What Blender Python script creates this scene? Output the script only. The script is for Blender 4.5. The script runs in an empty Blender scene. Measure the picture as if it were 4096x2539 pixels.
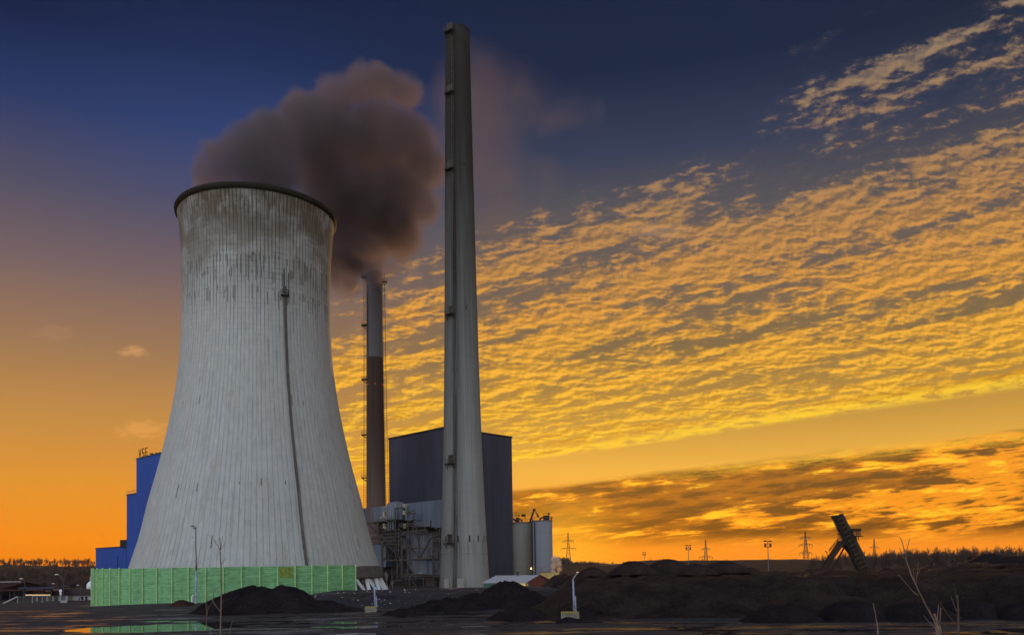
import bpy, math, random
from math import sin, cos, tan, pi, radians as R, sqrt, atan2
from mathutils import Vector, Matrix, noise

random.seed(7)
scene = bpy.context.scene
col = scene.collection

# ------------------------------------------------------------------ camera
W, HH = 4096.0, 2539.0
F = 3307.0
PITCH, ROLL = R(2.2), R(0.87)
PY = 2128.0
CAM = Vector((0, 0, 7.5))
_f = Vector((0, cos(PITCH), sin(PITCH)))
_r0 = Vector((1, 0, 0)); _u0 = Vector((0, -sin(PITCH), cos(PITCH)))
_r = _r0 * cos(ROLL) - _u0 * sin(ROLL)
_u = _r0 * sin(ROLL) + _u0 * cos(ROLL)
cd = bpy.data.cameras.new("camera")
cam = bpy.data.objects.new("camera", cd); col.objects.link(cam)
cd.sensor_width = 36.0; cd.lens = 36.0 * F / W
cd.shift_y = (PY - HH / 2) / W
cd.clip_start = 0.1; cd.clip_end = 20000
m = Matrix((_r, _u, -_f)).transposed().to_4x4(); m.translation = CAM
cam.matrix_world = m
scene.camera = cam

def at(px, py, Y):
    """point at world depth Y seen at photograph pixel (px, py)"""
    d = _f + _r * ((px - W / 2) / F) - _u * ((py - PY) / F)
    return CAM + d * (Y / d.y)
def hz(px): return 2255 - (px - 2048) * 0.0152
def lin(hexs, a=1.0):
    h = hexs.lstrip('#'); o = []
    for i in (0, 2, 4):
        c = int(h[i:i + 2], 16) / 255
        o.append(c / 12.92 if c <= .04045 else ((c + .055) / 1.055) ** 2.4)
    return (o[0], o[1], o[2], a)

# ------------------------------------------------------------------ node helper
class G:
    def __init__(s, nt): s.nt = nt; s.N = nt.nodes; s.L = nt.links
    def new(s, t, **k):
        n = s.N.new(t)
        for a, b in k.items(): setattr(n, a, b)
        return n
    def put(s, sock, v):
        if v is None: return
        if isinstance(v, bpy.types.NodeSocket): s.L.new(v, sock)
        else:
            if sock.type == 'VECTOR' and len(v) == 4: v = v[:3]
            sock.default_value = v
    def m(s, op, a, b=None, c=None, clamp=False):
        n = s.new('ShaderNodeMath', operation=op, use_clamp=clamp)
        for i, v in enumerate((a, b, c)): s.put(n.inputs[i], v)
        return n.outputs[0]
    def add(s, a, b): return s.m('ADD', a, b)
    def sub(s, a, b): return s.m('SUBTRACT', a, b)
    def mul(s, a, b): return s.m('MULTIPLY', a, b)
    def div(s, a, b): return s.m('DIVIDE', a, b)
    def mx(s, a, b): return s.m('MAXIMUM', a, b)
    def mn(s, a, b): return s.m('MINIMUM', a, b)
    def inv(s, a): return s.m('SUBTRACT', 1.0, a)
    def vm(s, op, a, b=None, sc=None):
        n = s.new('ShaderNodeVectorMath', operation=op)
        s.put(n.inputs[0], a)
        if b is not None: s.put(n.inputs[1], b)
        if sc is not None: s.put(n.inputs['Scale'], sc)
        return n.outputs['Value'] if op in ('LENGTH', 'DOT_PRODUCT', 'DISTANCE') else n.outputs[0]
    def step(s, v, a, b, lo=0.0, hi=1.0):
        n = s.new('ShaderNodeMapRange', interpolation_type='SMOOTHSTEP')
        s.put(n.inputs[0], v); s.put(n.inputs[1], a); s.put(n.inputs[2], b)
        n.inputs[3].default_value = lo; n.inputs[4].default_value = hi
        return n.outputs[0]
    def lin(s, v, a, b, lo=0.0, hi=1.0):
        n = s.new('ShaderNodeMapRange'); n.clamp = True
        s.put(n.inputs[0], v); n.inputs[1].default_value = a; n.inputs[2].default_value = b
        n.inputs[3].default_value = lo; n.inputs[4].default_value = hi
        return n.outputs[0]
    def sep(s, v):
        n = s.new('ShaderNodeSeparateXYZ'); s.put(n.inputs[0], v); return n.outputs
    def comb(s, x, y, z=0.0):
        n = s.new('ShaderNodeCombineXYZ')
        for i, v in enumerate((x, y, z)): s.put(n.inputs[i], v)
        return n.outputs[0]
    def noise(s, v, scale, detail=2.0, rough=.5, dist=0.0, dim='3D'):
        n = s.new('ShaderNodeTexNoise', noise_dimensions=dim)
        s.put(n.inputs['Vector'], v); s.put(n.inputs['Scale'], scale)
        n.inputs['Detail'].default_value = detail; n.inputs['Roughness'].default_value = rough
        n.inputs['Distortion'].default_value = dist
        return n.outputs[0]
    def white(s, v):
        n = s.new('ShaderNodeTexWhiteNoise', noise_dimensions='3D'); s.put(n.inputs['Vector'], v)
        return n.outputs[0]
    def ramp(s, v, stops, interp='LINEAR'):
        n = s.new('ShaderNodeValToRGB'); n.color_ramp.interpolation = interp
        e = n.color_ramp.elements
        while len(e) < len(stops): e.new(0.5)
        for i, (p, c) in enumerate(stops):
            e[i].position = p; e[i].color = lin(c) if isinstance(c, str) else c
        s.put(n.inputs[0], v); return n.outputs[0]
    def mix(s, f, a, b, bt='MIX'):
        n = s.new('ShaderNodeMix', data_type='RGBA', blend_type=bt)
        s.put(n.inputs[0], f); s.put(n.inputs[6], a); s.put(n.inputs[7], b)
        return n.outputs[2]
    def hue(s, c, val):
        return s.vm('SCALE', c, sc=val)

# ------------------------------------------------------------------ world
SUN_AZ, SUN_EL = R(4.6), R(1.6)
world = bpy.data.worlds.new("World"); scene.world = world; world.use_nodes = True
world.node_tree.nodes.clear()
g = G(world.node_tree)
tc = g.new('ShaderNodeTexCoord').outputs['Generated']
dx, dy, dz = g.sep(tc)[:3]
hor = g.m('SQRT', g.add(g.mul(dx, dx), g.mul(dy, dy)))
t = g.div(dz, g.mx(hor, 0.001))
az = g.m('ARCTAN2', dx, dy)
tt = g.mul(g.mx(t, 0.0), 1.0)
sky_l = g.ramp(tt, [(0, '#f08208'), (.034, '#f58c0b'), (.092, '#e39226'), (.158, '#c68b3e'), (.246, '#9c7552'),
                    (.335, '#735f61'), (.423, '#4d4a60'), (.511, '#243360'), (.60, '#0c1a3e'), (1.0, '#0b1630')])
sky_r = g.ramp(tt, [(0, '#f58a1c'), (.04, '#f79a22'), (.11, '#efb041'), (.18, '#b88a3a'), (.25, '#7f6741'),
                    (.33, '#6c5d50'), (.42, '#545156'), (.50, '#303a54'), (.60, '#142341'), (1.0, '#0b1630')])
azm = g.step(az, -0.35, 0.05)
sky = g.mix(azm, sky_l, sky_r)
# broad blue lift between the stacks, vignetted corners of the evening sky
blue = g.mul(g.step(g.m('ABSOLUTE', g.add(az, 0.30)), 0.0, 0.35, 1.0, 0.0), g.mul(g.step(t, .33, .48), g.step(t, .5, .75, 1.0, 0.0)))
sky = g.mix(g.mul(blue, .26), sky, lin('#3a5590'))
dark = g.mul(g.step(az, 0.25, 0.6), g.step(t, .3, .65))
sky = g.mix(g.mul(dark, .55), sky, lin('#172331'))
# cloud sheet coordinates (a flat layer high above the ground)
zc = g.mx(dz, 0.012)
Px, Py = g.div(dx, zc), g.div(dy, zc)
Pw = g.comb(Px, Py, 0.0)
wv = g.add(g.mul(Px, .74), g.mul(Py, .673))
sv = g.sub(g.mul(Px, .673), g.mul(Py, .74))
big = g.noise(g.comb(g.mul(wv, 1.9), g.mul(sv, .55)), 0.75, 3, .55, .3)
big2 = g.noise(g.comb(g.mul(wv, 2.4), g.mul(sv, .5), 7.0), 1.3, 3, .55, .2)
wp = g.add(wv, g.mul(g.sub(big, .5), 1.3))
ta = g.div(dx, g.mx(dy, .05))                      # image-like sky coordinates: azimuth tangent and elevation tangent
wq = g.sub(wp, g.mul(g.mx(ta, 0.0), 1.35))
upper = g.mul(g.mul(g.step(ta, .24, .40), g.step(wp, 1.25, 1.65)), .93)
m1 = g.mul(g.mx(g.step(wq, 1.15, 2.05), upper), g.step(g.add(wv, g.mul(g.sub(big2, .5), .35)), 5.25, 5.55, 1.0, 0.0))
azmask = g.step(az, -0.33, -0.20)
m1 = g.mul(m1, azmask)
te = g.div(g.mx(dz, 0.0), g.mx(dy, .05))
ce = g.mul(g.m('POWER', g.mx(te, .0001), .55), 88.0)
shear = g.mul(ta, 9.0)
warp = g.noise(g.comb(g.mul(ta, 12), g.mul(ce, .35), 2.0), 1.0, 2, .5)
Pq = g.comb(g.mul(ta, 36.0), g.add(g.sub(g.mul(ce, 1.15), shear), g.mul(warp, 1.6)), 0.0)
cell = g.noise(Pq, 1.0, 5, .62, .0)
cell_s = g.noise(g.vm('ADD', Pq, (.10, -.32, 0)), 1.0, 5, .62, .0)
patch = g.noise(g.comb(g.mul(ta, 7.0), g.sub(g.mul(ce, .55), g.mul(ta, 12.0)), 9.0), 1.0, 3, .55)
fine_ = g.noise(g.comb(g.mul(ta, 95.0), g.sub(g.mul(ce, 3.1), g.mul(ta, 20.0)), 4.0), 1.0, 4, .6)
streak_ = g.noise(g.comb(g.mul(wv, 5.0), g.mul(sv, .45), 11.0), 1.0, 3, .55)
cov = g.add(g.add(cell, g.mul(g.sub(big2, .5), .95)), g.add(g.mul(g.sub(patch, .5), .85), g.mul(g.sub(m1, 1.0), .62)))
cov = g.add(cov, g.add(g.mul(g.sub(fine_, .5), .22), g.mul(g.sub(streak_, .5), .85)))
c1 = g.mul(g.add(g.mul(g.step(cov, .34, .58), .8), g.mul(g.step(cov, .15, .7), .2)), g.step(m1, 0, .3))
relief = g.lin(g.sub(cell, cell_s), -.10, .10)
ccol = g.ramp(tt, [(0, '#ff9a10'), (.07, '#ffb817'), (.14, '#ffc832'), (.22, '#fdb934'), (.30, '#eba23c'), (.37, '#cd9049'),
                   (.45, '#a98158'), (.60, '#8f7a64')])
cshade = g.ramp(tt, [(0, '#b56a08'), (.12, '#c8800f'), (.2, '#ad7620'), (.3, '#876637'), (.4, '#6a5846'), (.6, '#55525a')])
ccol = g.mix(g.add(g.mul(relief, .75), .25), cshade, ccol)
# brown smudge in the field just above its lower edge
smud = g.mul(g.mul(g.step(wv, 4.6, 4.95), g.step(wv, 5.1, 5.4, 1.0, 0.0)), g.step(g.noise(g.comb(g.mul(wv, 2), sv, 2.0), 1.1, 2), .46, .60))
ccol = g.mix(g.mul(smud, .6), ccol, lin('#b8740f'))
sky = g.mix(g.mul(c1, .95), sky, ccol)
rim = g.mul(g.mul(g.step(wv, 4.95, 5.3), g.step(g.add(wv, g.mul(g.sub(big2, .5), .35)), 5.35, 5.6, 1.0, 0.0)), g.mul(azmask, g.step(cell, .35, .55)))
sky = g.mix(g.mul(rim, .8), sky, lin('#ffce2e'))
# low dark band
lowmask = g.mul(g.step(g.add(wv, g.mul(g.sub(big, .5), 1.0)), 7.2, 8.0), g.step(az, -0.1, 0.02))
ln = g.noise(g.comb(g.mul(ta, 13.0), g.sub(g.mul(te, 78.0), g.mul(ta, 7.0)), 5.0), 1.0, 6, .62, .1)
ln2 = g.noise(g.comb(g.mul(ta, 2.4), g.sub(g.mul(te, 26.0), g.mul(ta, 2.6)), 1.0), 1.0, 3, .5)
finel = g.noise(g.comb(g.mul(ta, 45.0), g.sub(g.mul(te, 300.0), g.mul(ta, 24.0)), 15.0), 1.0, 4, .6)
lowd = g.step(g.add(g.add(ln, g.mul(g.sub(finel, .5), .32)), g.mul(g.sub(ln2, .5), .8)), .38, .50)
lowd = g.mul(lowd, g.step(t, .012, .035))
yel = g.mix(g.step(g.add(ln, g.mul(g.sub(finel, .5), .3)), .34, .46), lin('#ffcb24'), lin('#f79512'))
yel = g.mix(g.step(t, 0.01, .05), lin('#f78f20'), yel)
lowc = g.mix(lowd, yel, g.mix(g.step(ln, .44, .60), lin('#ab620a'), lin('#5a360c')))
sky = g.mix(g.mul(lowmask, .92), sky, lowc)
edge2 = g.mul(g.mul(g.step(wv, 7.2, 7.7), g.step(wv, 7.9, 8.6, 1.0, 0.0)), g.mul(g.step(az, .05, .3), g.step(ln, .3, .5)))
sky = g.mix(g.mul(g.mul(edge2, g.step(finel, .35, .6)), .45), sky, g.mix(g.step(fine_, .35, .6), lin('#f9a61c'), lin('#ffcb2a')))
# a few separate puffs on the left
lp = g.noise(g.comb(g.mul(ta, 60.0), g.mul(te, 150.0), 1.0), 1.0, 5, .6)
for (pa, pe, wa_, we_, amt, pc) in ((-.556, .290, .032, .011, .32, '#b08560'), (-.458, .266, .022, .008, .55, '#dba062'), (-.447, .170, .036, .014, .60, '#e8a050'), (-.262, .345, .03, .01, .0, '#caa070'), (.40, .52, .012, .004, .35, '#9a8878'), (.185, .405, .045, .012, .35, '#b89068')):
    dd = g.m('SQRT', g.add(g.m('POWER', g.div(g.sub(ta, pa), wa_), 2.0), g.m('POWER', g.div(g.sub(te, pe), we_), 2.0)))
    pf_ = g.mul(g.step(g.add(dd, g.mul(g.sub(.5, lp), 2.4)), .15, 1.15, 1.0, 0.0), amt)
    sky = g.mix(pf_, sky, lin(pc))
# glow where the sun has just gone behind the trees
sd = (sin(SUN_AZ) * cos(SUN_EL), cos(SUN_AZ) * cos(SUN_EL), sin(SUN_EL))
gl = g.vm('DISTANCE', tc, (sin(R(3.6)), cos(R(3.6)), .006))
sky = g.mix(g.mul(g.step(gl, 0.0, .10, 1.0, 0.0), .75), sky, lin('#ffb028'))
# the rest of the sky dome behind the photographer: pale fill added to light the fronts, stronger at left
back = g.step(dy, .15, -.45)
backc = g.ramp(g.m('ABSOLUTE', t), [(0, (1.05, 1.0, 1.0, 1)), (.3, (1.25, 1.28, 1.36, 1)), (1.0, (.65, .80, 1.1, 1))])
up = g.step(dz, .62, .9)
sky = g.mix(g.mul(up, .6), sky, (.12, .17, .30, 1))
backc = g.hue(backc, g.lin(g.div(dx, g.mx(hor, .01)), -1, 1, 1.45, .55))
sky = g.mix(back, sky, backc)
nis = g.new('ShaderNodeTexSky', sky_type='NISHITA'); nis.sun_disc = False
nis.sun_elevation = SUN_EL; nis.sun_rotation = SUN_AZ
bg1 = g.new('ShaderNodeBackground'); g.put(bg1.inputs[0], sky); bg1.inputs[1].default_value = 1.0
bg2 = g.new('ShaderNodeBackground'); g.put(bg2.inputs[0], nis.outputs[0]); bg2.inputs[1].default_value = 0.004
ash = g.new('ShaderNodeAddShader'); g.L.new(bg1.outputs[0], ash.inputs[0]); g.L.new(bg2.outputs[0], ash.inputs[1])
wo = g.new('ShaderNodeOutputWorld'); g.L.new(ash.outputs[0], wo.inputs[0])

sl = bpy.data.lights.new("sun", 'SUN'); sl.energy = 2.2; sl.angle = R(0.5); sl.color = (1.0, .55, .22)
so = bpy.data.objects.new("sun", sl); col.objects.link(so)
so.rotation_euler = Vector(sd).to_track_quat('Z', 'Y').to_euler()
vs = scene.view_settings
vs.view_transform = 'Standard'; vs.look = 'None'; vs.exposure = 0.0; vs.gamma = 1.0; vs.use_curve_mapping = False
scene.cycles.use_denoising = True
scene.cycles.max_bounces = 6; scene.cycles.diffuse_bounces = 3; scene.cycles.glossy_bounces = 3
scene.cycles.transparent_max_bounces = 16; scene.cycles.volume_bounces = 1
scene.cycles.volume_step_rate = 1.0; scene.cycles.volume_max_steps = 256
scene.cycles.sample_clamp_indirect = 5.0

# ------------------------------------------------------------------ mesh helper
class MB:
    def __init__(s): s.v = []; s.f = []; s.smooth = False
    def quad(s, a, b, c, d):
        i = len(s.v); s.v += [tuple(a), tuple(b), tuple(c), tuple(d)]; s.f.append((i, i + 1, i + 2, i + 3)); return s
    def hexa(s, p):   # 8 points: bottom ring 0-3, top ring 4-7
        i = len(s.v); s.v += [tuple(q) for q in p]
        for a in ((3, 2, 1, 0), (4, 5, 6, 7), (0, 1, 5, 4), (1, 2, 6, 5), (2, 3, 7, 6), (3, 0, 4, 7)):
            s.f.append(tuple(i + k for k in a))
        return s
    def box(s, x0, x1, y0, y1, z0, z1, M=None):
        p = [Vector(q) for q in ((x0, y0, z0), (x1, y0, z0), (x1, y1, z0), (x0, y1, z0), (x0, y0, z1), (x1, y0, z1), (x1, y1, z1), (x0, y1, z1))]
        if M is not None: p = [M @ q for q in p]
        return s.hexa(p)
    def bar(s, a, b, w, h=None, up=Vector((0, 0, 1))):
        a, b = Vector(a), Vector(b); h = h or w
        d = (b - a).normalized()
        if abs(d.dot(up)) > .97: up = Vector((0, 1, 0))
        sx = d.cross(up).normalized(); sz = sx.cross(d).normalized()
        o = [(-w / 2, -h / 2), (w / 2, -h / 2), (w / 2, h / 2), (-w / 2, h / 2)]
        return s.hexa([a + sx * x + sz * z for x, z in o] + [b + sx * x + sz * z for x, z in o])
    def tube(s, pts, rad, n=8, cap=True):
        pts = [Vector(p) for p in pts]
        if not hasattr(rad, '__len__'): rad = [rad] * len(pts)
        i0 = len(s.v)
        ref = None
        for k, p in enumerate(pts):
            d = (pts[min(k + 1, len(pts) - 1)] - pts[max(k - 1, 0)]).normalized()
            if ref is None:
                ref = Vector((1, 0, 0)) if abs(d.x) < .8 else Vector((0, 1, 0))
            sx = (ref - d * ref.dot(d)).normalized(); sy = d.cross(sx); ref = sx
            for j in range(n):
                a = 2 * pi * j / n
                s.v.append(tuple(p + (sx * cos(a) + sy * sin(a)) * rad[k]))
        for k in range(len(pts) - 1):
            for j in range(n):
                a = i0 + k * n + j; b = i0 + k * n + (j + 1) % n
                s.f.append((a, b, b + n, a + n))
        if cap:
            s.f.append(tuple(i0 + j for j in reversed(range(n))))
            s.f.append(tuple(i0 + (len(pts) - 1) * n + j for j in range(n)))
        return s
    def lathe(s, prof, n=64, c=(0, 0, 0), a0=0, a1=2 * pi):
        i0 = len(s.v); full = abs(a1 - a0 - 2 * pi) < 1e-6; k = n if full else n + 1
        for r, z in prof:
            for j in range(k):
                a = a0 + (a1 - a0) * j / n
                s.v.append((c[0] + r * cos(a), c[1] + r * sin(a), c[2] + z))
        for i in range(len(prof) - 1):
            for j in range(n):
                a = i0 + i * k + j; b = i0 + i * k + (j + 1) % k
                s.f.append((a, b, b + k, a + k))
        return s
    def build(s, name, mat, parent=None, loc=None, smooth=None):
        me = bpy.data.meshes.new(name); me.from_pydata(s.v, [], s.f)
        me.materials.append(mat)
        if smooth if smooth is not None else s.smooth:
            me.polygons.foreach_set('use_smooth', [True] * len(me.polygons))
        me.update()
        o = bpy.data.objects.new(name, me); col.objects.link(o)
        if parent is not None:
            o.parent = parent
            if loc is None: o.location = -ROOT.get(parent.name, Vector((0, 0, 0)))
        if loc is not None: o.location = loc
        return o
ROOT = {}
def thing(name, label, cat, loc=(0, 0, 0), group=None, world=True, rz=0):
    """Empty at a thing's base; parts are built in world coordinates when world is True, else in local ones"""
    o = bpy.data.objects.new(name, None); col.objects.link(o); o.location = loc; o.rotation_euler.z = rz
    o.empty_display_size = 1
    if world: ROOT[o.name] = Vector(loc)
    o['label'] = label; o['category'] = cat
    if group: o['group'] = group
    return o
def tag(o, label, cat, group=None, kind=None):
    o['label'] = label; o['category'] = cat
    if group: o['group'] = group
    if kind: o['kind'] = kind
    return o
def struct(o, label=None, kind='structure'):
    o['kind'] = kind
    if label: o['label'] = label
    return o
def copy_tree(o, parent=None):
    c = o.copy(); col.objects.link(c); c.parent = parent
    for ch in [x for x in o.children]: copy_tree(ch, c)
    return c

# ------------------------------------------------------------------ materials
def mat(name, c, rough=.8, metal=0.0, spec=.2, var=.0, vscale=1.0, emit=None, es=0, bump=0, bscale=5, stretch=(1, 1, 1)):
    ma = bpy.data.materials.new(name); ma.use_nodes = True
    b = ma.node_tree.nodes['Principled BSDF']
    c = lin(c) if isinstance(c, str) else (*c, 1) if len(c) == 3 else c
    b.inputs['Base Color'].default_value = c
    b.inputs['Roughness'].default_value = rough; b.inputs['Metallic'].default_value = metal
    b.inputs['Specular IOR Level'].default_value = spec
    k = G(ma.node_tree)
    if var:
        p = k.new('ShaderNodeTexCoord').outputs['Object']
        p = k.vm('MULTIPLY', p, stretch)
        n = k.noise(p, vscale, 5, .6)
        v = k.lin(n, .3, .7, 1 - var, 1 + var)
        k.put(b.inputs['Base Color'], k.hue(c, v))
    if bump:
        p = k.new('ShaderNodeTexCoord').outputs['Object']
        bn = k.new('ShaderNodeBump'); bn.inputs['Strength'].default_value = bump; bn.inputs['Distance'].default_value = .1
        k.put(bn.inputs['Height'], k.noise(p, bscale, 6, .6)); k.L.new(bn.outputs[0], b.inputs['Normal'])
    if emit:
        b.inputs['Emission Color'].default_value = lin(emit) if isinstance(emit, str) else (*emit, 1)
        b.inputs['Emission Strength'].default_value = es
    return ma
M = {}
M['steel'] = mat('dark_rusty_steel', (.095, .078, .068), .6, .2, var=.35, vscale=.8)
M['steel_lt'] = mat('galvanised_steel', (.32, .33, .35), .45, .6, var=.2, vscale=2)
M['rail'] = mat('railing_steel', (.15, .135, .125), .6, .3)
M['black'] = mat('black_steel', (.02, .018, .018), .6)
M['dark_clad'] = mat('near_black_cladding', (.03, .028, .03), .9)  # one even near-black colour for walls, roof edge, hatch and post
M['white'] = mat('white_paint', (.75, .76, .78), .5)
M['mast'] = mat('pale_blue_grey_mast_paint', (.27, .32, .43), .45, var=.25, vscale=3)
M['rust'] = mat('rust_red_paint', (.12, .03, .02), .7)
M['conc'] = mat('rough_concrete', (.36, .34, .30), .9, var=.3, vscale=1.5, bump=.3, bscale=3)
M['conc_dark'] = mat('weathered_brown_concrete', (.105, .09, .078), .92, var=.3, vscale=.7)
M['yellow'] = mat('cream_yellow_render', (.62, .46, .17), .8, var=.1)
M['red'] = mat('red_brown_boards', (.20, .07, .06), .8, var=.2, vscale=2)
M['roof_grey'] = mat('pale_grey_sheet_roof', (.38, .36, .38), .7, var=.12, vscale=1)
M['shed_green'] = mat('green_corrugated_wall', (.07, .13, .09), .7, var=.2, vscale=1)
M['lamp_on'] = mat('lit_lamp', (1, .8, .4), .5, emit=(1, .75, .25), es=6)
M['strip_on'] = mat('lit_strip_light', (1, .8, .4), .5, emit=(1, .72, .35), es=1.3)
M['red_on'] = mat('red_warning_lamp_glass', (1, .1, .05), .5, emit=(1, .05, .02), es=.12)
M['door_dk'] = mat('dull_brown_steel_door', (.05, .035, .03), .7)
M['glass'] = mat('dark_window_glass', (.02, .022, .03), .08)
M['house'] = mat('pale_house_render', (.42, .39, .38), .85, var=.15)
M['roof_dark'] = mat('dark_brown_roof_tiles', (.045, .03, .028), .85, var=.3, vscale=1)
M['frame_br'] = mat('dull_brown_frame_steel', lin('#33261a'), .6, .2, var=.3, vscale=.4)
M['bark'] = mat('bare_brown_bark', (.08, .055, .045), .9)
M['bark_lt'] = mat('pale_twig_bark', (.17, .115, .085), .8, var=.3, vscale=8)
M['birch'] = mat('pale_birch_bark', (.40, .33, .28), .8)
M['wire'] = mat('dark_cable', (.03, .025, .02), .6)
M['pylon'] = mat('grey_brown_lattice_steel', (.09, .07, .06), .6, .3)
M['blue_trim'] = mat('dark_blue_canopy', (.03, .045, .09), .6)

def pmat(name):
    ma = bpy.data.materials.new(name); ma.use_nodes = True
    b = ma.node_tree.nodes['Principled BSDF']
    return ma, b, G(ma.node_tree)

# cooling tower concrete: rib joints, lift joints, weeping streaks, brown dirt and painted vignette shade near the mouth
TC = Vector((-69.0, 225.0, 0.0))
tdir = Vector((70.0, -225.0, 0)).normalized(); tright = Vector((225.0, 70.0, 0)).normalized()
def tpos(phi, r, z): return TC + tdir * (r * cos(phi)) + tright * (r * sin(phi)) + Vector((0, 0, z))
ma, b, k = pmat('ribbed_tower_concrete'); M['tower'] = ma
p = k.new('ShaderNodeTexCoord').outputs['Object']
x, y, z = k.sep(p)[:3]
ang = k.m('ARCTAN2', y, x)
NR = 132
an = k.mul(ang, NR / (2 * pi))
fr = k.m('FRACT', an); ci = k.m('FLOOR', an)
dist = k.m('ABSOLUTE', k.sub(fr, .5))            # .5 at joint
joint = k.step(dist, .36, .5)
cz = k.comb(ci, k.mul(z, .05), 1.0)
cr = k.noise(k.comb(k.mul(ci, 7.31), k.mul(z, .10), 2.0), 1.0, 3, .6)
up = k.step(z, 55, 90)
jdark = k.mul(joint, k.add(k.mul(up, .95), k.add(.16, k.mul(k.step(cr, .42, .7), .34))))
zf = k.m('FRACT', k.mul(z, 1 / 1.35))
jdark = k.mul(jdark, k.lin(k.noise(k.comb(k.mul(ang, 6), k.mul(z, .07), 7.0), 1.0, 4, .65), .32, .62, .30, 1.0))
hj = k.mul(k.step(k.m('ABSOLUTE', k.sub(zf, .5)), .42, .5), k.add(.04, k.mul(up, k.step(k.noise(p, .28, 4, .65), .46, .64, .04, .60))))
# hanging streaks in two belts
def belt(z0, dz_, thr, seed):
    top = k.add(z0, k.mul(k.white(k.comb(k.m('FLOOR', k.mul(ang, NR * 2 / (2 * pi))), seed, 0)), 1.6))
    ln_ = k.mul(k.white(k.comb(k.m('FLOOR', k.mul(ang, NR * 2 / (2 * pi))), seed, 3.0)), dz_)
    hasit = k.m('GREATER_THAN', k.white(k.comb(k.m('FLOOR', k.mul(ang, NR * 2 / (2 * pi))), seed, 9.0)), thr)
    f2 = k.m('ABSOLUTE', k.sub(k.m('FRACT', k.mul(ang, NR * 2 / (2 * pi))), .5))
    inz = k.mul(k.m('LESS_THAN', z, top), k.m('GREATER_THAN', z, k.sub(top, ln_)))
    return k.mul(k.mul(hasit, inz), k.step(f2, .12, .22, 1.0, 0.0))
st = k.mx(belt(86.0, 6.0, .45, 1.0), k.mx(belt(77.5, 5.0, .62, 4.0), k.mx(belt(82.5, 4.0, .6, 8.0), k.mx(belt(50, 4.0, .965, 11.0), k.mx(belt(28, 4, .97, 14.0), belt(14, 3.5, .97, 17.0))))))
patch = k.noise(k.comb(k.mul(ang, 24), k.mul(z, .30)), 1.0, 6, .65)
brown = k.mul(k.step(z, 70, 100), k.step(k.noise(p, .12, 4, .6), .25, .60))
base = k.mix(k.lin(patch, .3, .7), lin('#9da19e'), lin('#b1b3ad'))
base = k.mix(k.mul(brown, .92), base, lin('#5c4d3a'))
base = k.mix(k.mul(k.step(z, 88, 104), k.step(k.noise(k.comb(k.mul(ang, 40), k.mul(z, .15)), 1.0, 5, .7), .42, .62)), base, lin('#4c3f30'))
base = k.mix(k.mul(k.step(k.noise(k.comb(k.mul(ang, 60), k.mul(z, .06), 5), 1.0, 5, .7), .50, .70), .35), base, lin('#5d574d'))
blk = k.white(k.comb(ci, k.m('FLOOR', k.mul(z, 1 / 1.35)), 0))
base = k.hue(base, k.lin(blk, 0, 1, .97, 1.03))
base = k.mix(k.mn(k.add(jdark, hj), .9), base, lin('#2c241e'))
base = k.mix(k.mul(st, .85), base, lin('#221b18'))
la = atan2((tdir * cos(R(19.5)) + tright * sin(R(19.5))).y, (tdir * cos(R(19.5)) + tright * sin(R(19.5))).x)
offa = k.sub(ang, la)
stn = k.mul(k.step(k.m('ABSOLUTE', k.add(offa, k.mul(k.sub(k.noise(k.comb(0.0, 0.0, k.mul(z, .15)), 1.0, 3), .5), .03))), k.mul(k.step(z, 20, 76), -.012), k.add(.012, k.mul(k.step(z, 20, 76), .022)), 1.0, 0.0), k.step(z, 80, 78))
base = k.mix(k.mul(stn, k.lin(z, 10, 70, .25, .85)), base, lin('#2b1c17'))
edge = k.noise(k.comb(k.mul(ang, 9), k.mul(z, .05), 33), 1.0, 4, .6)
base = k.mix(k.mul(k.step(edge, .5, .72), .30), base, lin('#8c836e'))
k.put(b.inputs['Base Color'], base); b.inputs['Roughness'].default_value = .9
bn = k.new('ShaderNodeBump'); bn.inputs['Strength'].default_value = .5; bn.inputs['Distance'].default_value = .15
k.put(bn.inputs['Height'], k.sub(k.mul(patch, .5), joint)); k.L.new(bn.outputs[0], b.inputs['Normal'])

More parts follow.
